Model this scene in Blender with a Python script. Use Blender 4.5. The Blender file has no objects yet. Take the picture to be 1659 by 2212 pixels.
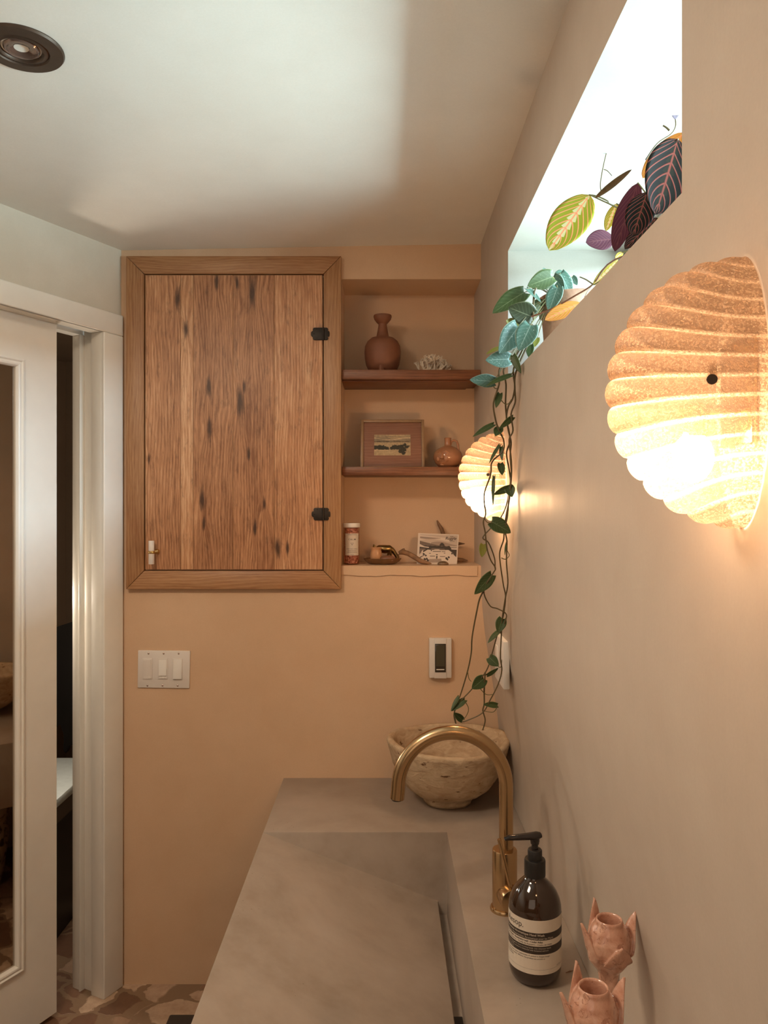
import bpy, bmesh, math, random
from mathutils import Vector, Matrix
random.seed(7)
PI = math.pi
scene = bpy.context.scene
COL = scene.collection

# ------------------------------------------------------------------ camera
F = 1661.0
CZ = 1.5
cam_d = bpy.data.cameras.new('camera')
cam = bpy.data.objects.new('camera', cam_d); COL.objects.link(cam)
cam.location = (0, 0, CZ); cam.rotation_euler = (PI/2, 0, 0)
cam_d.sensor_fit = 'HORIZONTAL'; cam_d.sensor_width = 36.0
cam_d.lens = 36.0*F/1659.0
cam_d.clip_start = 0.02
scene.camera = cam

# ------------------------------------------------------------------ world, daylight, exposure
scene.view_settings.view_transform = 'Standard'
scene.view_settings.look = 'None'
scene.view_settings.gamma = 1.0
scene.view_settings.use_curve_mapping = False
scene.view_settings.exposure = 0.0
w = bpy.data.worlds.new('world'); scene.world = w; w.use_nodes = True
w.node_tree.nodes['Background'].inputs[0].default_value = (0.80, 0.95, 1.0, 1)
w.node_tree.nodes['Background'].inputs[1].default_value = 2.5

def area(name, loc, target, sx, sy, power, color):
    l = bpy.data.lights.new(name, 'AREA'); l.shape = 'RECTANGLE'; l.size = sx; l.size_y = sy
    l.energy = power; l.color = color
    o = bpy.data.objects.new(name, l); COL.objects.link(o); o.location = loc
    d = Vector(target)-Vector(loc); o.rotation_euler = d.to_track_quat('-Z', 'Y').to_euler()
    return o
# daylight thrown back from the sunlit wall and ground outside the small window
DAY = area('daylight', (2.6, 1.40, 1.05), (0.3, 1.40, 1.05), 3.2, 1.30, 600, (0.70, 0.96, 1.0))
SKY_L = area('skylight', (1.9, 1.30, 2.42), (0.3, 1.35, 1.98), 2.0, 0.40, 230, (0.62, 0.84, 1.0))
# added fill light behind the camera (warm general light), no lamp known there
ROOM_FILL = area('room_fill', (-0.75, -0.75, 1.65), (-0.2, 2.4, 1.2), 1.3, 1.2, 5, (1.0, 0.80, 0.62))
DOWN_FILL = area('ceiling_fill', (-0.82, 0.82, 2.31), (-0.55, 1.0, 0.0), 0.36, 0.36, 17, (1.0, 0.78, 0.58))  # second added fill at the ceiling, no lit fixture here
hl = bpy.data.lights.new('hall_light', 'POINT'); hl.energy = 12; hl.shadow_soft_size = .045; hl.color = (1.0, .86, .70)
ho = bpy.data.objects.new('hall_light', hl); COL.objects.link(ho); ho.location = (-1.135, 2.515, 1.22)

D = 2.4426          # back wall
XW = 0.308          # right wall above 1.3 m
CT = 0.656          # counter top height
YC = 1106.0; XC = 829.5
def P(px, py, Y): return Vector(((px-XC)/F*Y, Y, CZ-(py-YC)/F*Y))

# ------------------------------------------------------------------ node helpers
class N:
    def __init__(s, name):
        s.m = bpy.data.materials.new(name); s.m.use_nodes = True
        s.t = s.m.node_tree; s.b = s.t.nodes['Principled BSDF']; s.out = s.t.nodes['Material Output']
    def n(s, t, **k):
        o = s.t.nodes.new(t)
        for a, v in k.items(): setattr(o, a, v)
        return o
    def l(s, a, b): s.t.links.new(a, b)
    def set(s, inp, v):
        if hasattr(v, 'links') or hasattr(v, 'is_linked'): s.l(v, inp)
        elif isinstance(v, (tuple, list)) and len(v) == 3 and inp.type == 'RGBA': inp.default_value = (*v, 1)
        else: inp.default_value = v
    def coord(s, scale=(1,1,1), kind='Object', rot=(0,0,0), loc=(0,0,0)):
        tc = s.n('ShaderNodeTexCoord'); mp = s.n('ShaderNodeMapping')
        mp.inputs['Scale'].default_value = scale; mp.inputs['Rotation'].default_value = rot; mp.inputs['Location'].default_value = loc
        s.l(tc.outputs[kind], mp.inputs[0]); return mp.outputs[0]
    def noise(s, vec, scale=5, detail=3, rough=.5, dist=0):
        o = s.n('ShaderNodeTexNoise'); s.l(vec, o.inputs['Vector'])
        o.inputs['Scale'].default_value = scale; o.inputs['Detail'].default_value = detail
        o.inputs['Roughness'].default_value = rough; o.inputs['Distortion'].default_value = dist
        return o.outputs[0]
    def vor(s, vec, scale=5, feature='F1', rand=1.0):
        o = s.n('ShaderNodeTexVoronoi', feature=feature); s.l(vec, o.inputs['Vector'])
        o.inputs['Scale'].default_value = scale; o.inputs['Randomness'].default_value = rand
        return o
    def ramp(s, fac, stops):
        o = s.n('ShaderNodeValToRGB'); s.l(fac, o.inputs[0]); e = o.color_ramp.elements
        while len(e) < len(stops): e.new(.5)
        for i, (p, c) in enumerate(stops):
            e[i].position = p; e[i].color = (*c, 1) if not isinstance(c, (int, float)) else (c, c, c, 1)
        return o.outputs[0]
    def mix(s, f, a, b, mode='MIX'):
        o = s.n('ShaderNodeMix', data_type='RGBA', blend_type=mode)
        s.set(o.inputs[0], f); s.set(o.inputs[6], a); s.set(o.inputs[7], b); return o.outputs[2]
    def math(s, op, a, b=0.0, c=None, clamp=False):
        o = s.n('ShaderNodeMath', operation=op, use_clamp=clamp); s.set(o.inputs[0], a); s.set(o.inputs[1], b)
        if c is not None: s.set(o.inputs[2], c)
        return o.outputs[0]
    def sep(s, v):
        o = s.n('ShaderNodeSeparateXYZ'); s.l(v, o.inputs[0]); return o.outputs
    def comb(s, x, y, z):
        o = s.n('ShaderNodeCombineXYZ'); s.set(o.inputs[0], x); s.set(o.inputs[1], y); s.set(o.inputs[2], z); return o.outputs[0]
    def bump(s, h, strength=.2, dist=.01, prev=None):
        o = s.n('ShaderNodeBump'); s.l(h, o.inputs['Height']); o.inputs['Strength'].default_value = strength
        o.inputs['Distance'].default_value = dist
        if prev is not None: s.l(prev, o.inputs['Normal'])
        s.l(o.outputs[0], s.b.inputs['Normal']); return o.outputs[0]
    def col(s, c): s.set(s.b.inputs['Base Color'], c); return s
    def p(s, **k):
        for a, v in k.items(): s.set(s.b.inputs[a.replace('_', ' ')], v)
        return s

def simple(name, c, rough=.5, metal=0, spec=.5, var=0, vs=30, bump=0, **k):
    n = N(name); n.p(Roughness=rough, Metallic=metal); n.b.inputs['Specular IOR Level'].default_value = spec
    if var:
        v = n.coord(); f = n.noise(v, vs, 4, .6)
        n.col(n.mix(n.ramp(f, [(.3, 0.0), (.7, 1.0)]), tuple(x*(1-var) for x in c), tuple(min(1, x*(1+var)) for x in c)))
        if bump: n.bump(f, bump, .002)
    else: n.col(c)
    n.p(**k)
    return n.m

def plaster(name, a, b, rough=.55, spec=.35, streak=False, bs=.12):
    n = N(name); v = n.coord(kind='Object')
    f1 = n.noise(v, 1.7, 4, .55, .3); f2 = n.noise(v, 9, 5, .6)
    f = n.math('ADD', n.math('MULTIPLY', f1, .65), n.math('MULTIPLY', f2, .35))
    c = n.mix(n.ramp(f, [(.36, 0.0), (.64, 1.0)]), a, b)
    grain = n.noise(v, 240, 3, .7)
    c = n.mix(n.math('MULTIPLY', n.ramp(grain, [(.35, 0.0), (.65, 1.0)]), .10), c, tuple(x*.72 for x in a))
    n.col(c)
    if streak:
        vs = n.coord(scale=(4, 9, 1.6)); sk = n.noise(vs, 1.3, 5, .6)
        n.set(n.b.inputs['Roughness'], n.math('ADD', rough-.12, n.math('MULTIPLY', sk, .24)))
        b1 = n.bump(sk, bs*1.0, .01)
    else:
        n.set(n.b.inputs['Roughness'], rough)
        b1 = n.bump(f1, bs, .02)
    n.bump(f2, bs, .004, b1)
    n.b.inputs['Specular IOR Level'].default_value = spec
    return n.m

M = {}
M['wall'] = plaster('tinted_lime_plaster', (.63, .42, .262), (.70, .49, .322), .55, .3)
M['wall_r'] = plaster('polished_lime_plaster', (.50, .415, .335), (.57, .485, .40), .48, .35, streak=True)
M['wall_l'] = plaster('pale_lime_plaster', (.58, .525, .43), (.67, .615, .52), .6, .3)
M['ceil'] = plaster('ceiling_plaster', (.77, .745, .68), (.83, .81, .75), .6, .25, bs=.25)
M['reveal'] = plaster('window_reveal_plaster', (.36, .345, .30), (.41, .39, .345), .7, .2)  # same plaster, colour darkened to offset the strong daylight in the recess
M['hall'] = plaster('hall_paint', (.30, .22, .15), (.34, .25, .17), .7, .2)
M['trim'] = simple('trim_paint', (.80, .765, .69), .38, 0, .4, var=.04, vs=6)
M['black'] = simple('black_plastic', (.012, .010, .009), .4)
M['white_pl'] = simple('white_plastic', (.72, .66, .60), .35)
M['white_pl2'] = simple('bright_white_plastic', (.82, .78, .72), .3)
M['screen'] = simple('display_glass', (.045, .036, .025), .12)
M['bronze'] = simple('oiled_bronze', (.070, .046, .032), .38, .5, var=.15)
M['iron'] = simple('black_iron', (.028, .019, .013), .5, .4, var=.2, vs=80)
M['chrome'] = simple('lens_metal', (.6, .5, .46), .15, 1)
M['marble'] = simple('white_marble', (.72, .64, .56), .3, var=.06)
M['gold'] = simple('polished_brass', (.62, .44, .19), .2, 1)
M['cork'] = simple('outside_paint', (.7, .7, .68), .6)

def concrete():
    n = N('brown_concrete'); v = n.coord()
    f1 = n.noise(v, 3.2, 5, .6, .4); f2 = n.noise(v, 14, 6, .65)
    c = n.mix(n.ramp(f1, [(.33, 0.0), (.68, 1.0)]), (.27, .21, .160), (.40, .325, .262))
    c = n.mix(n.math('MULTIPLY', n.ramp(f2, [(.35, 0.0), (.7, 1.0)]), .5), c, (.43, .355, .29))
    sp = n.vor(n.coord(), 55); spd = n.ramp(sp.outputs['Distance'], [(.03, 1.0), (.06, 0.0)])
    gate = n.ramp(n.noise(v, 30, 2), [(.62, 0.0), (.66, 1.0)])
    c = n.mix(n.math('MULTIPLY', n.math('MULTIPLY', spd, gate), .8), c, (.10, .065, .04))
    n.col(c)
    # a few drops of water
    dr = n.vor(n.coord(loc=(3, 1, 0)), 70); drop = n.ramp(dr.outputs['Distance'], [(.05, 1.0), (.13, 0.0)])
    gt = n.ramp(n.noise(n.coord(loc=(5, 2, 1)), 7, 3, .6), [(.58, 0.0), (.62, 1.0)])
    wet = n.math('MULTIPLY', drop, gt)
    n.set(n.b.inputs['Roughness'], n.math('SUBTRACT', n.math('ADD', .36, n.math('MULTIPLY', f2, .22)), n.math('MULTIPLY', wet, .42)))
    b = n.bump(f2, .10, .003); n.bump(wet, .5, .002, b)
    return n.m
M['concrete'] = concrete()

def oak(name, axis='z', c0=(.20, .085, .032), c1=(.46, .235, .105), c2=(.60, .36, .18), knots=(), plank=.18, dark=1.0, ox=0.0):
    n = N(name); tc = n.n('ShaderNodeTexCoord'); x, y, z = n.sep(tc.outputs['Object'])
    geo = n.n('ShaderNodeNewGeometry'); rnd = geo.outputs['Random Per Island']
    if axis == 'z': u, L = x, z
    else: u, L = z, x
    u0 = u
    kd = None
    for (kx, kz, r) in knots:
        dx = n.math('MULTIPLY', n.math('SUBTRACT', u0, kx), 1.0/r)
        dz = n.math('MULTIPLY', n.math('SUBTRACT', L, kz), .24/r)
        d2 = n.math('ADD', n.math('MULTIPLY', dx, dx), n.math('MULTIPLY', dz, dz))
        g = n.math('POWER', 2.718, n.math('MULTIPLY', d2, -.22))
        u = n.math('ADD', u, n.math('MULTIPLY', n.math('MULTIPLY', g, dx), r*1.1))
        k = n.math('POWER', 2.718, n.math('MULTIPLY', d2, -1.6))
        kd = k if kd is None else n.math('MAXIMUM', kd, k)
    off = n.math('MULTIPLY', rnd, 7.3)
    vec = n.comb(n.math('ADD', u, off), n.math('ADD', y, off), n.math('MULTIPLY', L, .055))
    warp = n.noise(n.comb(n.math('ADD', u0, off), y, n.math('MULTIPLY', L, .30)), 6.5, 3, .5)
    vec2 = n.comb(n.math('ADD', n.math('ADD', u, off), n.math('MULTIPLY', warp, .07)), 0.0, n.math('MULTIPLY', L, .05))
    rings = n.n('ShaderNodeTexWave', wave_type='BANDS', bands_direction='X'); n.l(vec2, rings.inputs['Vector'])
    rings.inputs['Scale'].default_value = 34; rings.inputs['Distortion'].default_value = 4.0; rings.inputs['Detail'].default_value = 3
    rings.inputs['Detail Scale'].default_value = 2.0
    fine = n.noise(vec, 420, 4, .65); mid = n.noise(vec, 150, 4, .6)
    f = n.math('ADD', n.math('MULTIPLY', rings.outputs['Fac'], .10), n.math('ADD', n.math('MULTIPLY', fine, .42), n.math('MULTIPLY', mid, .34)))
    big = n.noise(n.comb(n.math('ADD', u, off), 0.0, n.math('MULTIPLY', L, .22)), 11, 4, .6)
    f = n.math('ADD', f, n.math('MULTIPLY', n.math('SUBTRACT', big, .33), .42))
    f = n.math('ADD', f, n.math('MULTIPLY', n.math('SUBTRACT', rnd, .5), plank))
    c = n.ramp(f, [(.30, c0), (.50, c1), (.68, c2)])
    if kd is not None:
        fork = n.noise(n.comb(n.math('ADD', u, off), 0.0, n.math('MULTIPLY', L, .30)), 55, 4, .65)
        kk = n.ramp(n.math('ADD', kd, n.math('MULTIPLY', n.math('SUBTRACT', fork, .5), 1.7)), [(.08, 0.0), (.40, .55), (.80, .95)])
        c = n.mix(kk, c, (.060, .024, .010))
    n.col(c); n.p(Roughness=.40); n.b.inputs['Specular IOR Level'].default_value = .4
    n.bump(n.math('ADD', fine, n.math('MULTIPLY', rings.outputs['Fac'], .5)), .12, .0015)
    return n.m
OC0, OC1, OC2 = (.24, .098, .040), (.52, .258, .125), (.74, .465, .27)
M['oak_frame_v'] = oak('oak_frame_upright', 'z', OC0, (.36, .18, .078), (.47, .26, .125), plank=.1)
M['oak_frame_h'] = oak('oak_frame_rail', 'x', OC0, (.36, .18, .078), (.47, .26, .125), plank=.1)
M['walnut'] = oak('dark_shelf_wood', 'x', (.085, .030, .013), (.19, .072, .032), (.27, .115, .055), plank=.05)
M['picwood'] = oak('picture_mount_wood', 'x', (.20, .085, .05), (.27, .125, .075), (.32, .16, .10), plank=.0)
M['picframe'] = simple('picture_frame_wood', (.33, .20, .10), .4, var=.15, vs=60)

# ------------------------------------------------------------------ geometry helpers
class MB:
    def __init__(s): s.v = []; s.f = []; s.mi = []; s.uv = {}; s.m = 0
    def add(s, V, Fc):
        b = len(s.v); s.v += [Vector(q) for q in V]
        for f in Fc: s.f.append(tuple(b+i for i in f)); s.mi.append(s.m)
        return b
    def box(s, x0, x1, y0, y1, z0, z1, fr=None):
        V = [(x, y, z) for x in (x0, x1) for y in (y0, y1) for z in (z0, z1)]
        if fr: V = [fr(*q) for q in V]
        s.add(V, [(0,1,3,2), (4,6,7,5), (0,4,5,1), (2,3,7,6), (0,2,6,4), (1,5,7,3)]); return s
    def quad(s, *q): s.add(q, [tuple(range(len(q)))]); return s
    def prism(s, pts, fn, d0, d1):
        n = len(pts); V = [fn(a, b, d0) for a, b in pts]+[fn(a, b, d1) for a, b in pts]
        Fc = [tuple(range(n))[::-1], tuple(range(n, 2*n))]+[(i, (i+1) % n, n+(i+1) % n, n+i) for i in range(n)]
        s.add(V, Fc); return s
    def lathe(s, prof, c=(0,0,0), n=40, fn=None, sx=1, sy=1, caps=True):
        V = []
        for (r, z) in prof:
            for i in range(n):
                a = 2*PI*i/n; rr = r
                p = Vector((c[0]+rr*sx*math.cos(a), c[1]+rr*sy*math.sin(a), c[2]+z))
                V.append(fn(p, a, r, z) if fn else p)
        Fc = []
        for j in range(len(prof)-1):
            for i in range(n):
                k = (i+1) % n; Fc.append((j*n+i, j*n+k, (j+1)*n+k, (j+1)*n+i))
        if caps:
            if prof[0][0] > 1e-5: Fc.append(tuple(range(n))[::-1])
            if prof[-1][0] > 1e-5: Fc.append(tuple((len(prof)-1)*n+i for i in range(n)))
        s.add(V, Fc); return s
    def tube(s, pts, r, n=10, cap=True, flat=None):
        pts = [Vector(p) for p in pts]; m = len(pts)
        R = r if isinstance(r, (list, tuple)) else [r]*m
        V = []; up = None
        for i, p in enumerate(pts):
            t = (pts[min(i+1, m-1)]-pts[max(i-1, 0)]).normalized()
            if up is None:
                up = Vector((0, 0, 1)) if abs(t.z) < .9 else Vector((0, 1, 0))
            a = t.cross(up).normalized(); b = a.cross(t).normalized(); up = b
            for k in range(n):
                q = 2*PI*k/n
                V.append(p+R[i]*(math.cos(q)*a+math.sin(q)*b*(flat or 1)))
        Fc = [(i*n+k, i*n+(k+1) % n, (i+1)*n+(k+1) % n, (i+1)*n+k) for i in range(m-1) for k in range(n)]
        if cap: Fc += [tuple(range(n))[::-1], tuple((m-1)*n+k for k in range(n))]
        s.add(V, Fc); return s
    def ball(s, c, rx, ry=None, rz=None, n=16, m=10, fn=None):
        ry = ry or rx; rz = rz or rx; c = Vector(c)
        V = [c+Vector((0, 0, -rz))]
        for j in range(1, m):
            t = -PI/2+PI*j/m
            for i in range(n):
                a = 2*PI*i/n; V.append(c+Vector((rx*math.cos(t)*math.cos(a), ry*math.cos(t)*math.sin(a), rz*math.sin(t))))
        V.append(c+Vector((0, 0, rz)))
        if fn: V = [fn(q) for q in V]
        Fc = [(0, 1+(i+1) % n, 1+i) for i in range(n)]
        for j in range(m-2):
            for i in range(n): Fc.append((1+j*n+i, 1+j*n+(i+1) % n, 1+(j+1)*n+(i+1) % n, 1+(j+1)*n+i))
        L = len(V)-1; Fc += [(1+(m-2)*n+i, 1+(m-2)*n+(i+1) % n, L) for i in range(n)]
        s.add(V, Fc); return s

LOC = {}
def origin(name, loc):
    o = bpy.data.objects.new(name, None); COL.objects.link(o); o.location = loc
    o.empty_display_size = .05; LOC[o.name] = Vector(loc); return o
def build(name, mb, mat, parent=None, smooth=False, bevel=0, seg=2, loc=None, angle=None, solid=0, keep=False, weld=False):
    if parent is not None: base = LOC[parent.name]
    elif loc is not None: base = Vector(loc)
    else:
        xs = [q.x for q in mb.v]; ys = [q.y for q in mb.v]; zs = [q.z for q in mb.v]
        base = Vector(((min(xs)+max(xs))/2, (min(ys)+max(ys))/2, min(zs)))
    me = bpy.data.meshes.new(name)
    me.from_pydata([q-base for q in mb.v], [], mb.f)
    mats = mat if isinstance(mat, (list, tuple)) else [mat]
    for m_ in mats: me.materials.append(m_)
    for p, i in zip(me.polygons, mb.mi): p.material_index = i
    if mb.uv:
        ul = me.uv_layers.new(name='UVMap')
        for lp in me.loops: ul.data[lp.index].uv = mb.uv.get(lp.vertex_index, (0, 0))
    if not keep or bevel or weld:
        bm = bmesh.new(); bm.from_mesh(me)
        if weld: bmesh.ops.remove_doubles(bm, verts=bm.verts, dist=1e-6)
        if not keep: bmesh.ops.recalc_face_normals(bm, faces=bm.faces)
        if bevel:
            es = [e for e in bm.edges if len(e.link_faces) == 2 and e.calc_face_angle(0) > .5]
            bmesh.ops.bevel(bm, geom=es, offset=bevel, segments=seg, profile=.5, affect='EDGES', clamp_overlap=True)
        bm.to_mesh(me); bm.free()
    o = bpy.data.objects.new(name, me); COL.objects.link(o)
    if parent is not None: o.parent = parent
    else: o.location = base
    LOC[o.name] = base
    if smooth or bevel:
        for p in me.polygons: p.use_smooth = True
        try: me.set_sharp_from_angle(angle=angle or math.radians(40))
        except Exception: pass
    if solid:
        sm = o.modifiers.new('thickness', 'SOLIDIFY'); sm.thickness = solid; sm.offset = 0
    return o
def tag(o, label, cat, group=None):
    o['label'] = label; o['category'] = cat
    if group: o['group'] = group
    return o
def struct(o): o['kind'] = 'structure'; return o

def text_geo(s, size, shear=0.0, align='LEFT', space=1.0, off=0.0):
    c = bpy.data.curves.new('t', 'FONT'); c.body = s; c.size = size; c.shear = shear; c.align_x = align
    c.space_character = space; c.resolution_u = 3; c.offset = off
    o = bpy.data.objects.new('t', c); COL.objects.link(o)
    me = o.to_mesh(); V = [(v.co.x, v.co.y) for v in me.vertices]; Fc = [tuple(p.vertices) for p in me.polygons]
    o.to_mesh_clear(); bpy.data.objects.remove(o); bpy.data.curves.remove(c)
    return V, Fc

# ------------------------------------------------------------------ structure
def ceil_z(x): return 2.331+(x+.835)*.0180
dW = Vector((-.4543, -.8908)); nW = Vector((.8908, -.4543)); cW = Vector((-.8346, D))
def LW(s, n, z):      # left wall frame: s along the wall towards the camera, n into the room
    q = cW+dW*s+nW*n; return Vector((q.x, q.y, z))
S_END = 3.1

def flagstone():
    n = N('irregular_flagstones'); v = n.coord(kind='Object')
    nz = n.n('ShaderNodeTexNoise'); n.l(v, nz.inputs['Vector']); nz.inputs['Scale'].default_value = 11; nz.inputs['Detail'].default_value = 4
    vv = n.n('ShaderNodeVectorMath', operation='MULTIPLY_ADD'); n.l(nz.outputs['Color'], vv.inputs[0])
    vv.inputs[1].default_value = (.10, .10, 0); n.l(v, vv.inputs[2]); v2 = vv.outputs[0]
    st = n.n('ShaderNodeMapping'); st.inputs['Scale'].default_value = (1.0, 1.35, 1); st.inputs['Rotation'].default_value = (0, 0, .5); n.l(v2, st.inputs[0])
    e = n.vor(st.outputs[0], 6.2, 'DISTANCE_TO_EDGE', .9); cell = n.vor(st.outputs[0], 6.2, 'F1', .9)
    r = n.sep(cell.outputs['Color'])[0]
    base = n.ramp(r, [(0.0, (.10, .048, .026)), (.35, (.17, .085, .048)), (.52, (.26, .145, .085)), (.56, (.52, .355, .24)), (1.0, (.62, .44, .30))])
    base = n.mix(n.ramp(n.noise(v, 26, 6, .65), [(.3, 0.0), (.75, .6)]), base, (.20, .105, .06))
    g = n.ramp(e.outputs['Distance'], [(.045, 1.0), (.06, 0.0)])
    n.col(n.mix(g, base, (.235, .145, .085))); n.p(Roughness=.5)
    hh = n.math('ADD', n.math('MULTIPLY', n.math('SUBTRACT', 1.0, g), .6), n.math('MULTIPLY', n.noise(v, 40, 5, .6), .5))
    n.bump(hh, .35, .006)
    return n.m
M['floor'] = flagstone()
mb = MB(); mb.box(-4.2, 1.0, -1.3, 4.9, -.05, 0)
struct(build('floor', mb, M['floor'], loc=(0, 0, 0)))

mb = MB()
mb.box(-2.6, .8, -.95, 2.75, 0, .06, fr=lambda x, y, z: (x, y, ceil_z(x)+z))
struct(build('ceiling', mb, M['ceil'], loc=(0, 0, 0)))

# right wall: leans out a little below the shelf height; window opening
prof = [(.373, 0), (.373, .66), (.371, .72), (.366, .80), (.357, .88), (.345, .96), (.332, 1.04), (.320, 1.12), (.312, 1.20), (XW, 1.30), (XW, 1.55), (XW, 1.83), (XW, 2.148), (XW, 2.36)]
WY0, WY1, WZ0, WZ1, WX = .795, 1.909, 1.83, 2.148, .60
ys = [-.9, -.3, .3, WY0, 1.17, 1.54, WY1, 2.2, 2.66]
mb = MB()
idx = {}
for i, (x, z) in enumerate(prof):
    for j, y in enumerate(ys):
        idx[i, j] = len(mb.v); mb.v.append(Vector((x, y, z)))
for i in range(len(prof)-1):
    for j in range(len(ys)-1):
        if i == 11 and 3 <= j <= 5: continue
        mb.f.append((idx[i, j], idx[i+1, j], idx[i+1, j+1], idx[i, j+1])); mb.mi.append(0)
struct(build('wall_right', mb, M['wall_r'], smooth=True, loc=(0, 0, 0), keep=True))
mb = MB()
x0, x1 = XW, .66
mb.quad((x0, WY0, WZ0), (x0, WY1, WZ0), (x1, WY1, WZ0), (x1, WY0, WZ0))
mb.quad((x0, WY0, WZ1), (x1, WY0, WZ1), (x1, WY1, WZ1), (x0, WY1, WZ1))
mb.quad((x0, WY0, WZ0), (x1, WY0, WZ0), (x1, WY0, WZ1), (x0, WY0, WZ1))
mb.quad((x0, WY1, WZ0), (x0, WY1, WZ1), (x1, WY1, WZ1), (x1, WY1, WZ0))
struct(build('trim_1', mb, M['reveal'], loc=(0, 0, 0), keep=True))
# outer wall skin around the window so that no sky leaks in
mb = MB()
for (a, b, c, d) in ((-.95, WY0, 0, 2.5), (WY1, 2.75, 0, 2.5), (WY0, WY1, 0, WZ0), (WY0, WY1, WZ1, 2.5)):
    mb.box(.64, .70, a, b, c, d)
struct(build('wall_outer', mb, M['cork'], loc=(0, 0, 0)))

# window frame and pane
wf = MB(); g = .028
wf.box(WX, WX+.035, WY0, WY1, WZ0, WZ0+g); wf.box(WX, WX+.035, WY0, WY1, WZ1-g, WZ1)
wf.box(WX, WX+.035, WY0, WY0+g, WZ0+g, WZ1-g); wf.box(WX, WX+.035, WY1-g, WY1, WZ0+g, WZ1-g)
win = origin('window_1', (WX, (WY0+WY1)/2, WZ0)); struct(win)
build('window_frame', wf, M['white_pl2'], win, bevel=.003)
gl = N('window_glass'); gl.t.nodes.remove(gl.b)
tr = gl.n('ShaderNodeBsdfTransparent'); gs = gl.n('ShaderNodeBsdfGlossy'); gs.inputs['Roughness'].default_value = .02
mx = gl.n('ShaderNodeMixShader'); fr_ = gl.n('ShaderNodeFresnel'); fr_.inputs[0].default_value = 1.45
gq = gl.n('ShaderNodeNewGeometry'); gl.l(gl.math('MULTIPLY', fr_.outputs[0], gl.math('SUBTRACT', 1.0, gq.outputs['Backfacing'])), mx.inputs[0]); gl.l(tr.outputs[0], mx.inputs[1]); gl.l(gs.outputs[0], mx.inputs[2]); gl.l(mx.outputs[0], gl.out.inputs[0])
M['glass'] = gl.m
build('pane', MB().box(WX+.015, WX+.019, WY0+g-.004, WY1-g+.004, WZ0+g-.004, WZ1-g+.004), M['glass'], win)

# back wall with niche
NX0 = -.135; NY = 2.625; NZ0 = CZ-(1222-YC)/F*D; NZ1 = CZ-(603-YC)/F*D
mb = MB()
zt = 2.37
mb.quad((-.84, D, 0), (NX0, D, 0), (NX0, D, zt), (-.84, D, zt))
mb.quad((NX0, D, 0), (.373, D, 0), (.373, D, NZ0), (NX0, D, NZ0))
mb.quad((NX0, D, NZ1), (XW, D, NZ1), (XW, D, zt), (NX0, D, zt))
mb.quad((NX0, D, NZ0), (XW, D, NZ0), (XW, NY, NZ0), (NX0, NY, NZ0))
mb.quad((NX0, D, NZ1), (NX0, NY, NZ1), (XW, NY, NZ1), (XW, D, NZ1))
mb.quad((NX0, D, NZ0), (NX0, NY, NZ0), (NX0, NY, NZ1), (NX0, D, NZ1))
mb.quad((NX0, NY, NZ0), (XW, NY, NZ0), (XW, NY, NZ1), (NX0, NY, NZ1))
struct(build('wall_back', mb, M['wall'], loc=(0, 0, 0), keep=True))
mb = MB()   # slightly proud plaster lip of the niche sill, uneven lower edge
n_ = 24; xa, xb = NX0-.003, XW-.012
for k in range(n_):
    a = xa+(xb-xa)*k/n_; b = xa+(xb-xa)*(k+1)/n_
    za = NZ0-.031+.002*math.sin(a*37)+.001*math.sin(a*91); zb = NZ0-.031+.002*math.sin(b*37)+.001*math.sin(b*91)
    mb.quad((a, D-.006, NZ0), (b, D-.006, NZ0), (b, D-.005, zb), (a, D-.005, za))
    mb.quad((a, D+.001, za), (a, D-.005, za), (b, D-.005, zb), (b, D+.001, zb))
    mb.quad((a, D-.006, NZ0), (a, NY, NZ0+.0008), (b, NY, NZ0+.0008), (b, D-.006, NZ0))
mb.quad((xb, D-.006, NZ0), (xb, D+.01, NZ0), (xb, D+.01, NZ0-.031), (xb, D-.005, NZ0-.031))
struct(build('trim_2', mb, M['wall'], loc=(0, 0, 0)))

# left wall with the pocket door opening
OS0, OS1, OZ = .083, .93, 2.055
mb = MB()
def lq(s0, s1, z0, z1, n=0.0): mb.quad(LW(s0, n, z0), LW(s1, n, z0), LW(s1, n, z1), LW(s0, n, z1))
lq(0, OS0, 0, 2.37); lq(OS1, S_END, 0, 2.37); lq(OS0, OS1, OZ, 2.37)
struct(build('wall_left', mb, M['wall_l'], loc=(0, 0, 0)))
# unseen wall behind the camera and left return, coloured dark to cut bounced light
mb = MB(); e0 = LW(S_END, 0, 0)
mb.box(-2.7, .8, -.95, -.90, 0, 2.45)
struct(build('wall_front', mb, M['hall'], loc=(0, 0, 0)))
mb = MB(); mb.box(-2.62, -2.55, -.95, .5, 0, 2.45)
struct(build('wall_side', mb, M['hall'], loc=(0, 0, 0)))
# casing and jambs
mb = MB()
def cas(s0, s1, z0, z1):
    mb.box(s0, s1, 0, .014, z0, z1, fr=lambda s, n, z: LW(s, n, z))
cas(.004, OS0, 0, OZ); cas(OS1, OS1+.08, 0, OZ)
mb.prism([(.004, OZ), (.004, OZ+.066), (OS1+.08, OZ+.066), (OS1+.08, OZ)], lambda s, z, d: LW(s, d, z), 0, .014)
struct(build('trim_3', mb, M['trim'], bevel=.004, seg=3, loc=(0, 0, 0)))
mb = MB()
def jb(s0, s1, q0, q1, z0, z1): mb.box(s0, s1, -q1, -q0, z0, z1, fr=lambda s, n, z: LW(s, n, z))
jb(OS0-.02, OS0, -.010, .042, 0, OZ); jb(OS0-.02, OS0, .088, .124, 0, OZ); jb(OS0-.02, OS0-.013, .042, .088, 0, OZ+.02)
jb(OS0-.02, OS0+.006, .084, .090, 0, OZ)
jb(OS0-.02, OS1+.02, -.010, .040, OZ, OZ+.02); jb(OS0-.02, OS1+.02, .090, .124, OZ, OZ+.02)
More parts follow.
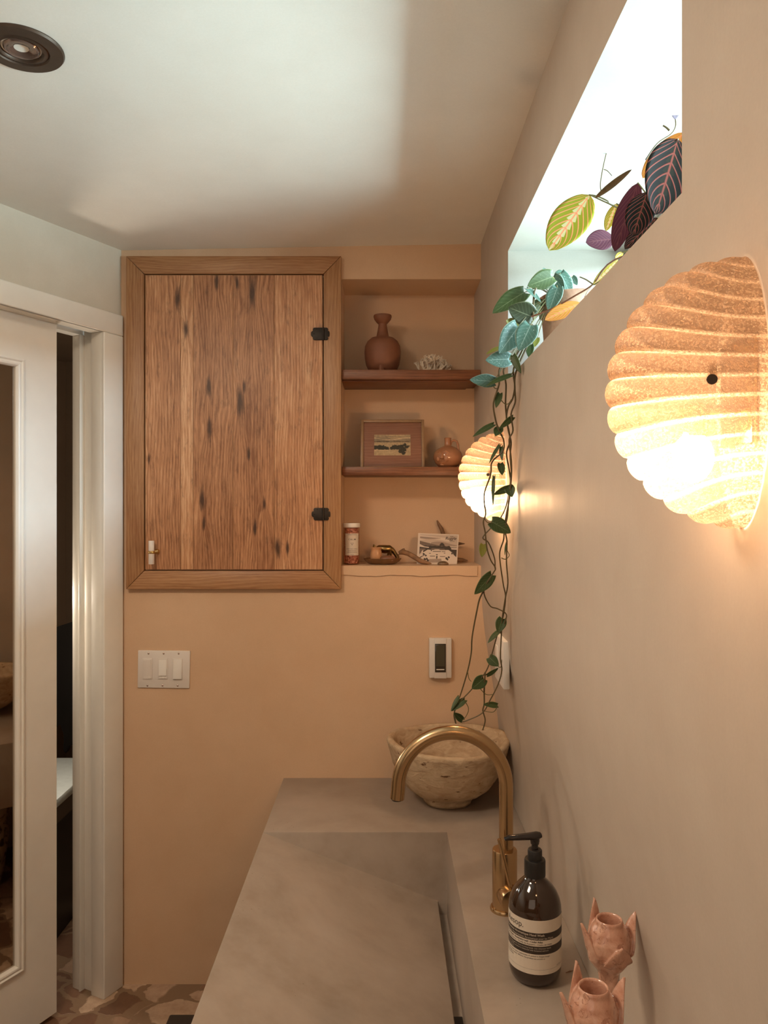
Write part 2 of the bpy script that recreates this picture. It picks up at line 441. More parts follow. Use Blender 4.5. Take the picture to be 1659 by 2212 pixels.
jb(OS0-.02, OS1+.02, .124, .30, OZ, OZ+.02) if False else None
struct(build('trim_4', mb, M['trim'], bevel=.0015, loc=(0, 0, 0)))
# pocket header box closing the gap over the door, wall behind
mb = MB(); mb.box(-.2, OS1+.3, -.124, -.120, OZ+.02, 2.40, fr=lambda s, n, z: LW(s, n, z))
mb.box(-1.5, OS0-.02, -.124, -.118, 0, 2.45, fr=lambda s, n, z: LW(s, n, z))
mb.box(OS1, 1.6, -.124, -.118, 0, 2.45, fr=lambda s, n, z: LW(s, n, z))
mb.box(-1.5, -1.45, -2.0, -.12, 0, 2.45, fr=lambda s, n, z: LW(s, n, z))
mb.box(1.55, 1.6, -2.0, -.12, 0, 2.45, fr=lambda s, n, z: LW(s, n, z))
mb.box(-1.5, 1.6, -2.0, -1.95, 0, 2.45, fr=lambda s, n, z: LW(s, n, z))
mb.box(-1.5, 1.6, -2.0, -.12, 2.40, 2.45, fr=lambda s, n, z: LW(s, n, z))
struct(build('wall_hall', mb, M['hall'], loc=(0, 0, 0)))

# sliding door with a mirror panel
dr = origin('door_1', LW(.6, -.0625, .02)); struct(dr)
DS0, DS1, DZ0, DZ1 = .207, 1.03, .018, 2.085
GS0, GS1, GZ0, GZ1 = .344, .893, .225, 1.908
DF = lambda s, n, z: LW(s, n, z)
mb = MB(); q0, q1 = .047, .082
b_ = .012
mb.box(DS0, GS0-.012, -q1, -q0, DZ0, DZ1, fr=DF); mb.box(GS1+.012, DS1, -q1, -q0, DZ0, DZ1, fr=DF)
mb.box(GS0-.012, GS1+.012, -q1, -q0, DZ0, GZ0-.012, fr=DF); mb.box(GS0-.012, GS1+.012, -q1, -q0, GZ1+.012, DZ1, fr=DF)
build('door_frame', mb, M['trim'], dr)
mb = MB()   # moulding around the mirror (swept profile, mitred)
pr = [(.024, .0), (.024, .006), (.018, .008), (.014, .005), (.008, .007), (.004, .006), (0, 0), (0, -.012)]
def ring(s0, s1, z0, z1, profile, q):
    cs = [(s0, z0, -1, -1), (s1, z0, 1, -1), (s1, z1, 1, 1), (s0, z1, -1, 1)]
    V = []
    for (s, z, ds, dz) in cs:
        for (o_, h_) in profile: V.append(DF(s+ds*o_, -q+h_, z+dz*o_))
    k = len(profile); Fc = []
    for a in range(4):
        b = (a+1) % 4
        for i in range(k-1): Fc.append((a*k+i, b*k+i, b*k+i+1, a*k+i+1))
    mb.add(V, Fc)
ring(GS0, GS1, GZ0, GZ1, pr, q0)
build('moulding', mb, M['trim'], dr)
mir = N('mirror_glass'); mir.col((.46, .40, .33)).p(Metallic=1.0, Roughness=.025)
build('mirror_panel', MB().box(GS0-.013, GS1+.013, -q0-.012, -q0-.006, GZ0-.013, GZ1+.013, fr=DF), mir.m, dr)

# things in the next room seen through the gap
bt = origin('bench', (-1.45, 2.86, 0))
yb, yf = 3.55, 3.05
M['benchtop'] = simple('white_bench_top', (.78, .85, .83), .25, var=.06)
build('bench_top', MB().box(-1.75, -1.138, 2.60, 3.13, .47, .50), M['benchtop'], bt, bevel=.003)
build('apron', MB().box(-1.74, -1.143, 2.61, 3.12, .41, .47), simple('grey_apron', (.16, .12, .09), .6), bt)
build('base', MB().box(-1.73, -1.15, 2.62, 3.11, 0, .41), M['black'], bt)
tag(bt, 'white topped low bench in the dark room seen through the doorway gap', 'bench')
# dark cloth hanging behind the bench
mb = MB(); yy = 3.60
pl = [(60, 1375), (175, 1337), (200, 1340), (200, 1590), (170, 1607), (150, 1612), (141, 1628), (136, 1620), (137, 1590), (130, 1566), (100, 1584), (60, 1600)]
mb.prism([(P(a, b, yy).x, P(a, b, yy).z) for a, b in pl], lambda a, b, d: (a, d, b), yy, yy+.03)
tag(build('hanging_cloth', mb, simple('black_cloth', (.010, .007, .005), .9), bevel=.004), 'black cloth hanging on the wall beyond the doorway gap', 'cloth')

# ------------------------------------------------------------------ cabinet
CY = D-.022
def cx(px): return (px-XC)/F*CY
def cz(py): return CZ-(py-YC)/F*CY
A0, A1, B0, B1 = cx(272), cx(737), cz(1273), cz(553)
I0, I1, J0, J1 = cx(311.5), cx(698.5), cz(1232.5), cz(592)
cab = origin('wall_cabinet', ((A0+A1)/2, D, B0))
tag(cab, 'oak cupboard set in the wall with a knotty plank door and mitred frame', 'cabinet')
fnc = lambda a, b, d: (a, d, b)
mb = MB(); e = .0006
mb.prism([(A0, B0), (A0, B1), (I0-.001, J1-e), (I0-.001, J0+e)], fnc, CY, D+.01)
build('frame_upright', mb, M['oak_frame_v'], cab, bevel=.0015); mb = MB()
mb.prism([(A1, B0), (A1, B1), (I1+.001, J1-e), (I1+.001, J0+e)], fnc, CY, D+.01)
build('frame_upright', mb, M['oak_frame_v'], cab, bevel=.0015)
mb = MB()
mb.prism([(A0+e, B1), (A1-e, B1), (I1, J1+.001), (I0, J1+.001)], fnc, CY, D+.01)
build('frame_rail', mb, M['oak_frame_h'], cab, bevel=.0015); mb = MB()
mb.prism([(A0+e, B0), (A1-e, B0), (I1, J0-.001), (I0, J0-.001)], fnc, CY, D+.01)
build('frame_rail', mb, M['oak_frame_h'], cab, bevel=.0015)
ccx, ccz = (A0+A1)/2, B0
def lk(px, py, r): return (cx(px)-ccx, cz(py)-ccz, r)
KN = [lk(383, 650, .0095), lk(401, 712, .008), lk(467, 608, .008), lk(545, 630, .013), lk(512, 612, .006), lk(451, 836, .009), lk(452, 926, .009), lk(519, 870, .013),
      lk(527, 836, .006), lk(537, 981, .006), lk(436, 1080, .009), lk(571, 1088, .006), lk(550, 1143, .007), lk(321, 991, .005), lk(600, 1185, .009), lk(621, 1183, .006), lk(440, 1130, .006)]
M['oak_door'] = oak('knotty_oak_planks', 'z', OC0, OC1, OC2, knots=KN, plank=.24)
gp = .0028
xs_ = [311.5, 390, 417, 503, 592, 698.5]
mb = MB()
for a, b in zip(xs_[:-1], xs_[1:]):
    xa = cx(a)+(gp if a == xs_[0] else .0003); xb = cx(b)-(gp if b == xs_[-1] else .0003)
    mb.box(xa, xb, CY+.0015, D+.002, J0+gp, J1-gp)
door = build('cabinet_door', mb, M['oak_door'], cab, bevel=.0006, seg=1)
build('cabinet_back', MB().box(I0-.004, I1+.004, D+.003, D+.008, J0-.004, J1+.004), M['black'], cab)
for (hy) in (721.5, 1110.5):
    xc = cx(692 if hy < 900 else 693.5); zc = cz(hy); k = CY/F
    hw = MB()
    half = [(-20, 0)]
    pts = []
    def arc(cx0, cy0, r, a0, a1, n=5): return [(cx0+r*math.cos(a0+(a1-a0)*i/n), cy0+r*math.sin(a0+(a1-a0)*i/n)) for i in range(n+1)]
    pts += arc(-17, 0, 3.5, PI*1.5, PI, 4)[0:0]
    pts = [(-20, 3), (-18, 6), (-16, 6)]+arc(-12, 9.5, 4, PI, PI/2)+arc(13, 9.5, 4, PI/2, 0)+[(16, 6), (19, 6), (20, 3)]
    pts += [(x, -y) for x, y in pts[::-1]]
    hw.prism([(xc+x*k, zc+y*k) for x, y in pts], fnc, CY-.003, CY+.001)
    hx = cx(698.5)
    hinge = build('hinge', hw, M['iron'], cab, bevel=.0006)
    kn = MB(); kn.tube([(hx, CY-.004, zc-13.6*k), (hx, CY-.004, zc+13.6*k)], .0032, 12)
    for (sx_, sy_) in ((-14, 0), (-8, 10), (-8, -10), (9, 9), (9, -9)):
        kn.ball((xc+sx_*k, CY-.003, zc+sy_*k), .0016, .001, .0016, 8, 6)
    build('hinge_pin', kn, M['iron'], hinge, smooth=True)
# bar pull: white marble rod held by a brass ring
pz = cz(1192.5); pxx = cx(332.5)
hd = MB(); hd.lathe([(0, -.0365), (.0085, -.0365), (.0088, -.036), (.0088, .036), (.0085, .0365), (0, .0365)], (pxx, CY-.026, pz), 24)
hnd = build('handle', hd, M['marble'], cab, smooth=True); hnd['label'] = 'white marble bar handle'
rg = MB(); rg.lathe([(.009, -.0045), (.0108, -.003), (.0112, 0), (.0108, .003), (.009, .0045)], (pxx, CY-.026, pz+.0005), 24)
rg.tube([(pxx, CY-.017, pz), (pxx+.004, CY-.010, pz+.001), (pxx+.010, CY-.006, pz+.002), (pxx+.011, CY, pz+.002)], [.005, .0055, .0075, .008], 14)
build('ring', rg, M['gold'], hnd, smooth=True)

# ------------------------------------------------------------------ niche shelves
def shelf(name, ztop, th, y0, label, lip):
    mb = MB(); mb.box(NX0+.001, XW-.002, y0, NY-.001, ztop-th, ztop)
    if lip:   # moulded step under the front edge
        mb.box(NX0+.001, XW-.03, y0+.022, NY-.001, ztop-th-.004, ztop-th)
    tag(build(name, mb, M['walnut'], bevel=.001), label, 'shelf')
Z1 = CZ-(799-YC)/F*D; Z2 = CZ-(1008-YC)/F*D
shelf('wooden_shelf', Z1, .030, D-.004, 'dark wooden upper shelf in the niche under the red clay vase', True)
shelf('wooden_shelf', Z2, .026, D+.010, 'dark wooden middle shelf in the niche under the framed landscape', False)

# ------------------------------------------------------------------ wall plates
WYp = D
def wx(px, Y=D): return (px-XC)/F*Y
def wz(py, Y=D): return CZ-(py-YC)/F*Y
sp = origin('light_switch', (wx(354), D, wz(1487)))
tag(sp, 'white three gang light switch plate on the wall below the oak cupboard', 'switch')
fr2 = lambda a, b, d: (a, d, b)
mb = MB(); mb.prism([(wx(298), wz(1485)), (wx(299), wz(1404)), (wx(412), wz(1405.5)), (wx(410), wz(1486.5))], fr2, D-.006, D+.001)
build('switch_plate', mb, M['white_pl'], sp, bevel=.003, seg=2)
for i, px in enumerate((320, 353, 385)):
    w_ = 10.5; y0_, y1_ = (1421, 1466) if i < 2 else (1421.5, 1467)
    mb = MB(); mb.box(wx(px-w_), wx(px+w_), D-.0085, D-.005, wz(y1_), wz(y0_))
    rk = build('rocker', mb, M['white_pl'], sp, bevel=.0012)
    pb = MB()
    if i == 2:
        pb.prism([(D-.0085, wz(1465)), (D-.0135, wz(1465)), (D-.0085, wz(1423))], lambda a, b, d: (d, a, b), wx(px-9), wx(px+9))
    else:
        pz0, pz1 = (1458, 1424)
        mid = (pz0+pz1)/2
        if i == 0: pts = [(D-.0085, wz(pz1)), (D-.0125, wz(pz1)), (D-.0095, wz(mid)), (D-.0085, wz(pz0))]
        else: pts = [(D-.0085, wz(pz0)), (D-.0125, wz(pz0)), (D-.0095, wz(mid)), (D-.0085, wz(pz1))]
        pb.prism(pts, lambda a, b, d: (d, a, b), wx(px-8), wx(px+8))
        pb.box(wx(px-8), wx(px+8), D-.0088, D-.0080, wz(1463.5), wz(1461.3))
        pb.box(wx(px+(3 if i == 0 else -1)), wx(px+(7 if i == 0 else 3)), D-.0105, D-.008, wz(1464), wz(1460.8))
    build('paddle', pb, M['white_pl2'] if i else M['white_pl'], rk, bevel=.0005)
for px in (322, 354.5, 387):
    for py in (1411, 1480):
        mb = MB(); mb.ball((wx(px-(py-1411)*.035), D-.006, wz(py)), .0032, .0016, .0032, 10, 6)
        build('screw', mb, M['chrome'], sp, smooth=True)

th = origin('thermostat', (wx(950), D, wz(1462)))
tag(th, 'white wall thermostat with a dark vertical display right of the switches', 'thermostat')
mb = MB(); mb.box(wx(926.5), wx(974.5), D-.020, D+.001, wz(1462), wz(1377))
build('thermostat_body', mb, M['white_pl'], th, bevel=.003)
mb = MB(); mb.box(wx(937), wx(963.5), D-.0225, D-.019, wz(1462.4), wz(1376.3))
build('center_panel', mb, M['white_pl'], th, bevel=.0015)
mb = MB(); mb.box(wx(938.5), wx(962), D-.0240, D-.021, wz(1449), wz(1388))
scn = build('display', mb, M['screen'], th, bevel=.001)
build('button', MB().box(wx(941.5), wx(958.5), D-.0252, D-.0235, wz(1444), wz(1442)), M['white_pl2'], th)
build('lcd', MB().box(wx(941), wx(959.5), D-.0244, D-.0238, wz(1436), wz(1392)), simple('lcd_green', (.075, .065, .04), .25), scn)

ot = origin('wall_outlet', (XW, 2.03, CZ-.44))
tag(ot, 'white outlet plate on the right wall behind the hanging vines', 'outlet')
mb = MB(); oz0, oz1 = CZ-.452, CZ-.330
mb.box(XW-.0045, XW+.012, 1.955, 2.105, oz0, oz1); build('outlet_plate', mb, M['white_pl2'], ot, bevel=.003)
for yc_ in (1.992, 2.068):
    mb = MB(); mb.box(XW-.007, XW-.003, yc_-.0165, yc_+.0165, oz0+.028, oz1-.028)
    build('socket', mb, M['white_pl'], ot, bevel=.001)

# ------------------------------------------------------------------ recessed ceiling light
rl = origin('recessed_light', (-.652, 1.383, ceil_z(-.65))); zc = ceil_z(-.652)
tag(rl, 'bronze round recessed downlight switched off in the ceiling', 'ceiling light')
mb = MB(); mb.lathe([(.072, .002), (.0725, -.001), (.070, -.0045), (.048, -.0055), (.046, -.0025), (.044, -.004), (.038, -.0055), (.034, -.001), (.031, .018), (0, .018)], (-.652, 1.383, zc), 64, caps=False)
build('trim_ring', mb, M['bronze'], rl, smooth=True)
mb = MB(); mb.lathe([(.0305, .003), (.0305, -.002), (.028, -.0045), (.018, -.004), (.010, .002), (0, .004)], (-.652, 1.383, zc), 40, caps=False)
lens = N('lens_glass'); lens.col((.20, .14, .115)).p(Roughness=.12, Metallic=.6)
build('lens', mb, lens.m, rl, smooth=True)

# ------------------------------------------------------------------ counter with ramp sink
mb = MB()
X0, X1 = -.319, .3725; YB, YN = D-.001, .30
sy0, sy1 = 2.026, .95; RX = .142; SX = .166; RD = .182; RZ = CT-RD
T = CT; Bt = CT-.235
# top surfaces
mb.quad((X0, sy0, T), (X1, sy0, T), (X1, YB, T), (X0, YB, T))
mb.quad((SX, sy1, T), (X1, sy1, T), (X1, sy0, T), (SX, sy0, T))
mb.quad((X0, YN, T), (X1, YN, T), (X1, sy1, T), (X0, sy1, T))
# ramp
mb.quad((X0, sy1, T), (RX, sy1, RZ), (RX, sy0, RZ), (X0, sy0, T))
# ramp lip and slot
sd = .035
mb.quad((RX, sy1, RZ), (RX, sy1, RZ-sd), (RX, sy0, RZ-sd), (RX, sy0, RZ))
mb.quad((RX, sy1, RZ-sd), (SX, sy1, RZ-sd), (SX, sy0, RZ-sd), (RX, sy0, RZ-sd))
mb.quad((SX, sy1, RZ-sd), (SX, sy1, T), (SX, sy0, T), (SX, sy0, RZ-sd))
# end triangles
mb.quad((X0, sy0, T), (RX, sy0, RZ), (RX, sy0, RZ-sd), (SX, sy0, RZ-sd), (SX, sy0, T))
mb.quad((X0, sy1, T), (SX, sy1, T), (SX, sy1, RZ-sd), (RX, sy1, RZ-sd), (RX, sy1, RZ))
# outside
mb.quad((X0, YN, T), (X0, YN, Bt), (X1, YN, Bt), (X1, YN, T))
mb.quad((X0, YN, T), (X0, sy1, T), (X0, sy0, T), (X0, YB, T), (X0, YB, Bt), (X0, YN, Bt))
mb.quad((X0, YB, T), (X1, YB, T), (X1, YB, Bt), (X0, YB, Bt))
mb.quad((X1, YN, T), (X1, YN, Bt), (X1, YB, Bt), (X1, YB, T))
mb.quad((X0, YN, Bt), (X0, YB, Bt), (X1, YB, Bt), (X1, YN, Bt))
bm_o = build('vanity_counter', mb, M['concrete'], weld=True, bevel=.0022, seg=2, loc=(0, 1.4, 0.42))
tag(bm_o, 'brown concrete counter with a sloping ramp sink cast into it', 'counter')
dn = origin('slot_drain', ((RX+SX)/2, 1.58, RZ-sd))
tag(dn, 'small drain hole at the bottom of the sink slot', 'drain')
mb = MB(); mb.box(RX+.002, SX-.002, 1.585, 1.612, RZ-sd, RZ-sd+.003); build('drain_hole', mb, M['black'], dn)
mb = MB(); mb.box(RX+.002, SX-.002, 1.545, 1.582, RZ-sd, RZ-sd+.006); build('drain_cover', mb, simple('copper_cover', (.17, .085, .055), .4, .3), dn, bevel=.002)

# ------------------------------------------------------------------ faucet
br = N('brushed_brass'); v = br.coord(scale=(1, 1, 1)); f = br.noise(v, 9, 3, .5)
br.col(br.mix(f, (.47, .315, .165), (.55, .375, .205))); br.p(Metallic=1.0); br.set(br.b.inputs['Roughness'], br.math('ADD', .19, br.math('MULTIPLY', f, .12)))
M['brass'] = br.m
FX, FY = .2565, 1.634
fa = origin('faucet', (FX, FY, CT))
tag(fa, 'brushed brass gooseneck faucet standing on the concrete counter', 'faucet')
build('base_ring', MB().lathe([(0, 0), (.031, 0), (.031, .004), (.029, .007), (0, .007)], (FX, FY, CT), 48), M['brass'], fa, smooth=True)
build('faucet_body', MB().lathe([(0, .006), (.0262, .006), (.0262, .126), (.0250, .128), (.0165, .1285), (0, .1285)], (FX, FY, CT), 48), M['brass'], fa, smooth=True)
pc = FX+.003; R = .1145; zc = .917
pts = [(pc, FY, CT+.12)]+[(pc, FY, CT+.12+(zc-CT-.12)*i/6) for i in range(1, 6)]
pts += [(pc-R+R*math.cos(t), FY, zc+R*math.sin(t)) for t in [PI*i/36 for i in range(37)]]
pts += [(pc-2*R-.001, FY, zc-.012), (pc-2*R-.0025, FY, zc-.026)]
build('spout', MB().tube(pts, .0150, 28), M['brass'], fa, smooth=True)
build('aerator', MB().lathe([(.0115, -.001), (.0125, .001), (.0125, .004)], (pc-2*R-.0025, FY, zc-.028), 24), M['black'], fa, smooth=True)
hub = MB(); hub.tube([(FX+.004, FY-.012, CT+.040), (FX+.010, FY-.050, CT+.040)], .0245, 40)
build('handle_hub', hub, M['brass'], fa, bevel=.0015)
lv = MB(); a = Vector((FX+.007, FY-.040, CT+.060)); b = P(1078, 1812, 1.60)
lv.tube([a, a.lerp(b, .5), b], .0042, 14)
build('lever', lv, M['brass'], fa, bevel=.0008)

# ------------------------------------------------------------------ stone bowl
def papier():
    n = N('rough_papier_mache'); v = n.coord(); vs = n.coord(scale=(1, 1, 2.2))
    f = n.noise(vs, 22, 6, .65, .8); g2 = n.noise(v, 90, 5, .6)
    c = n.mix(n.ramp(f, [(.3, 0.0), (.7, 1.0)]), (.40, .275, .165), (.62, .47, .31))
    pit = n.ramp(n.noise(vs, 34, 3, .5), [(.66, 0.0), (.72, 1.0)])
    n.col(n.mix(pit, c, (.16, .085, .045))); n.p(Roughness=.85)
    n.b.inputs['Specular IOR Level'].default_value = .2
    b = n.bump(f, .8, .006); n.bump(g2, .5, .002, b)
    return n.m
M['papier'] = papier()
from mathutils import noise as mn
BX, BY = .186, 2.250
def wob(p, a, r, z):
    k = 1+.02*math.sin(3*a+1)+.015*math.sin(5*a)
    nn = mn.noise(p*18)*.0035+mn.noise(p*60)*.0022+mn.noise(p*130)*.0010
    zz = .004*math.sin(2*a+.5)*(z/.17)+(.003*mn.noise(p*18) if z > .1 else 0)
    d = Vector((math.cos(a), math.sin(a), 0))
    return Vector((BX, BY, 0))+Vector((d.x*r*k, d.y*r*k, p.z+zz))+d*nn
pf = [(0, .0), (.060, 0), (.072, .002), (.074, .010), (.071, .018), (.080, .023), (.104, .034), (.128, .052), (.147, .077), (.161, .107), (.171, .140), (.177, .163), (.180, .174), (.177, .181), (.168, .182), (.160, .177), (.154, .158), (.143, .126), (.124, .092), (.097, .066), (.060, .048), (.02, .042), (0, .042)]
mb = MB(); mb.lathe(pf, (BX, BY, CT), 96, fn=wob, caps=False)
tag(build('rustic_bowl', mb, M['papier'], smooth=True, angle=1.5, weld=True), 'rough cream footed bowl on the counter corner behind the faucet', 'bowl')

# ------------------------------------------------------------------ soap bottle
SXc, SYc = .2745, 1.399
so = origin('soap_bottle', (SXc, SYc, CT))
tag(so, 'dark amber pump bottle of hand wash with a cream label beside the faucet', 'soap bottle')
amb = N('amber_bottle'); amb.col((.030, .014, .007)).p(Roughness=.08); amb.b.inputs['Coat Weight'].default_value = .5
Rb = .0472
build('bottle_body', MB().lathe([(0, .001), (.030, 0), (.038, .003), (.044, .010), (.0465, .020), (Rb, .030), (Rb, .128), (.0465, .136), (.044, .146), (.0385, .158), (.031, .168), (.023, .176), (.018, .181), (.0168, .186), (.0168, .194)], (SXc, SYc, CT), 64), amb.m, so, smooth=True)
pump = build('pump_collar', MB().lathe([(.0175, .184), (.0190, .184), (.0192, .187), (.0192, .211), (.0182, .2135), (.0132, .214), (.0130, .229), (.0118, .231), (.0082, .2315), (0, .2315)], (SXc, SYc, CT), 48), M['black'], so, smooth=True)
hd_ = MB(); hd_.lathe([(.0062, .229), (.0060, .240), (.0078, .241), (.0078, .2435), (.0085, .245), (.0085, .256), (.0075, .2585), (0, .259)], (SXc, SYc, CT), 28)
zz = CT+.2545
hd_.tube([(SXc+.010, SYc+.002, zz+.0015), (SXc+.004, SYc, zz+.0012), (SXc-.010, SYc-.001, zz), (SXc-.030, SYc-.003, zz-.0008), (SXc-.048, SYc-.005, zz-.001), (SXc-.0565, SYc-.006, zz-.003)], [.0075, .0100, .0090, .0076, .0066, .0042], 14, flat=.66)
build('pump_head', hd_, simple('glossy_black', (.015, .011, .010), .15), so, smooth=True)
M['paper'] = simple('cream_label_paper', (.66, .575, .47), .55)
M['ink'] = simple('brown_black_ink', (.035, .024, .018), .5)
M['ink2'] = simple('cream_ink', (.52, .44, .35), .5)
cam_ang = math.atan2(-SYc, -SXc)
def onb(x, z, r):   # arc length x (0 = facing the viewer side), height z
    a = cam_ang+x/Rb; return Vector((SXc+r*math.cos(a), SYc+r*math.sin(a), CT+z))
lab = MB()
zb = [(.030, 0), (.0384, 1), (.0387, 0), (.0656, 1), (.0796, 0), (.0904, 1), (.103, 0), (.125, None)]
A_, B_ = -Rb*math.radians(100), Rb*math.radians(150)
for (z0, mi), (z1, _) in zip(zb[:-1], zb[1:]):
    lab.m = mi
    for i in range(60):
        a = A_+(B_-A_)*i/60; b = A_+(B_-A_)*(i+1)/60
        lab.quad(onb(a, z0, Rb+.0003), onb(b, z0, Rb+.0003), onb(b, z1, Rb+.0003), onb(a, z1, Rb+.0003))
def put(s, x0, z0, size, mi, off=0.0, space=1.0):
    V, Fc = text_geo(s, size, space=space, off=off); lab.m = mi
    lab.add([onb(x0+x, z0+y, Rb+.00055) for x, y in V], Fc)
r_ = math.radians
xl = Rb*r_(-84)
put('Aesop.', Rb*r_(-75), .1095, .0150, 1)
put('Resurrection Aromatique Hand Wash', xl, .0975, .0054, 2, .00012, 1.03)
put('Gel Nettoyant Résurrection Aromatique pour les Mains', xl-.004, .0920, .0050, 2, 0, .95)
put('Mandarin Rind - Rosemary Leaf - Cedar Atlas', xl, .0860, .0045, 1, .0001)
put('Zeste de Mandarine - Feuille de Romarin - Cèdre de l\u2019Atlas', xl, .0814, .0042, 1)
put('A gentle cleansing gel for hard-working hands. Use whenever hands', xl, .0752, .0036, 2)
put('need cleansing. This product is enhanced with botanical extracts', xl, .0712, .0036, 2)
put('and is kind to hands.', xl, .0674, .0034, 2)
put('Gel nettoyant pour mains malmenées. A utiliser à chaque lavage', xl, .0612, .0037, 1)
put('pour un lavage de mains efficace. Ce produit est enrichi et', xl, .0570, .0037, 1)
put('d\u2019huile de lavande.', xl, .0530, .0037, 1)
put('500 mL', xl, .0335, .0036, 1)
put('16.9 fl oz', Rb*r_(52), .0400, .0036, 1)
build('label', lab, [M['paper'], M['ink'], M['ink2']], so, keep=True, smooth=True, angle=3.0)

# ------------------------------------------------------------------ candle holders
pk = N('glazed_pink_clay'); v = pk.coord(); f = pk.noise(v, 26, 6, .65, 1.2); ve = pk.noise(v, 60, 4, .6, 2.0)
c = pk.mix(pk.ramp(f, [(.3, 0.0), (.68, 1.0)]), (.42, .185, .115), (.66, .40, .29))
c = pk.mix(pk.ramp(ve, [(.60, 0.0), (.64, .8), (.68, 0.0)]), c, (.26, .10, .06))
pk.col(c); pk.p(Roughness=.16); pk.b.inputs['Coat Weight'].default_value = .6; pk.bump(f, .35, .004)
M['pink'] = pk.m
def candle_holder(x, y, rot, label):
    mb = MB(); H = .289
    def cw(p, a, r, z):
        # four softly faceted lobes below the rim
        k = 1.0
        if .18 < z < .27: k = 1+.16*math.cos(4*(a-rot))*math.sin(PI*(z-.18)/.09)
        return Vector((x+(p.x-x)*k, y+(p.y-y)*k, p.z))
    pf = [(0, 0), (.040, 0), (.043, .004), (.040, .012), (.024, .022), (.0155, .040), (.0135, .09), (.0135, .15), (.0138, .190), (.0140, .210), (.0155, .221), (.0215, .229), (.0275, .238), (.0302, .250), (.0292, .262), (.0242, .275), (.0194, .283), (.0182, .2875), (.0168, .2895), (.0148, .2875), (.0140, .280), (.0136, .262), (.0130, .250), (0, .248)]
    mb.lathe(pf, (x, y, CT), 56, fn=cw, caps=False)
    for k, (az, out, up, wd) in enumerate(((190, .043, .287, .020), (122, .029, .306, .019), (14, .043, .294, .023), (282, .038, .268, .024))):
        az = math.radians(az)+rot*0; d = Vector((math.cos(az), math.sin(az), 0)); sd_ = Vector((-d.y, d.x, 0))
        V = []; nt, ns = 9, 9
        for side in (0, 1):
            for i in range(nt):
                t = i/(nt-1)
                rr = .0225+.0085*math.sin(PI/2*min(1, t*2.2))+(out-.031)*t**1.6
                zz_ = .230+(up-.230)*t
                ww = wd*(1-t)**.75*min(1, .30+t*2.6)*1.15+.0004
                for j in range(ns):
                    s_ = -1+2*j/(ns-1)
                    th_ = (.008*(1-t)+.0032)*(1-abs(s_)**2.5)*(1-t*.5)+.0004
                    base = Vector((x, y, CT+zz_))+d*(rr-.006*(s_*s_)*(1-.5*t)-(th_*2 if side else 0))+sd_*(ww*s_)
                    V.append(base)
        Fc = []
        for side in (0, 1):
            o_ = side*nt*ns
            for i in range(nt-1):
                for j in range(ns-1): Fc.append((o_+i*ns+j, o_+i*ns+j+1, o_+(i+1)*ns+j+1, o_+(i+1)*ns+j))
        n0 = nt*ns
        for i in range(nt-1):
            Fc.append((i*ns, (i+1)*ns, n0+(i+1)*ns, n0+i*ns)); Fc.append((i*ns+ns-1, (i+1)*ns+ns-1, n0+(i+1)*ns+ns-1, n0+i*ns+ns-1))
        for j in range(ns-1):
            Fc.append((j, j+1, n0+j+1, n0+j)); q = (nt-1)*ns; Fc.append((q+j, q+j+1, n0+q+j+1, n0+q+j))
        mb.add(V, Fc)
    co_ = build('candle_holder', mb, M['pink'], smooth=True, angle=3.0)
    rm = co_.modifiers.new('fuse', 'REMESH'); rm.mode = 'VOXEL'; rm.voxel_size = .0009; rm.use_smooth_shade = True
    sm_ = co_.modifiers.new('soften', 'SMOOTH'); sm_.factor = .5; sm_.iterations = 5
    tag(co_, label, 'candle holder')
candle_holder(.3075, 1.050, .35, 'pink glazed flower shaped candle holder against the wall beyond its twin')
candle_holder(.2450, .9000, .30, 'pink glazed flower shaped candle holder at the bottom edge, nearest the viewer')

# small dry twig on the counter by the wall
mb = MB(); mb.tube([P(1222, 2096, 1.405)+Vector((0, 0, 0)), P(1232, 2094, 1.41), P(1239, 2092, 1.412)], [.0008, .0016, .0006], 6)
for q in mb.v: q.z = CT+.0015+(q.z-CT)*.0+random.random()*.0015
tag(build('dry_twig', mb, simple('dry_brown', (.14, .06, .03), .8)), 'tiny dry brown leaf stem lying between the amber bottle and the wall', 'twig')

# ------------------------------------------------------------------ sconces
gm = N('frosted_ribbed_glass'); gm.t.nodes.remove(gm.b)
v = gm.coord(); sp_ = gm.noise(v, 520, 3, .7); f_ = gm.ramp(sp_, [(.44, 0.0), (.56, 1.0)])
tl = gm.n('ShaderNodeBsdfTranslucent'); uvn = gm.n('ShaderNodeUVMap'); lob = gm.sep(uvn.outputs[0])[1]
gm.set(tl.inputs[0], gm.mix(gm.ramp(lob, [(.30, 1.0), (.62, 0.0)]), gm.mix(f_, (.17, .105, .065), (.40, .285, .20)), (.75, .58, .42)))  # paler colour in the grooves between ribs paints their bright highlight lines
df = gm.n('ShaderNodeBsdfDiffuse'); df.inputs[0].default_value = (.70, .46, .30, 1)
trn = gm.n('ShaderNodeBsdfTransparent'); trn.inputs[0].default_value = (1, .84, .66, 1)
gls = gm.n('ShaderNodeBsdfGlossy'); gls.inputs['Roughness'].default_value = .18; gls.inputs[0].default_value = (1, .9, .8, 1)
bp = gm.n('ShaderNodeBump'); gm.l(sp_, bp.inputs['Height']); bp.inputs['Strength'].default_value = .6; bp.inputs['Distance'].default_value = .002
for s_ in (tl, df, gls): gm.l(bp.outputs[0], s_.inputs['Normal'])
m1 = gm.n('ShaderNodeMixShader'); m1.inputs[0].default_value = .30; gm.l(tl.outputs[0], m1.inputs[1]); gm.l(df.outputs[0], m1.inputs[2])
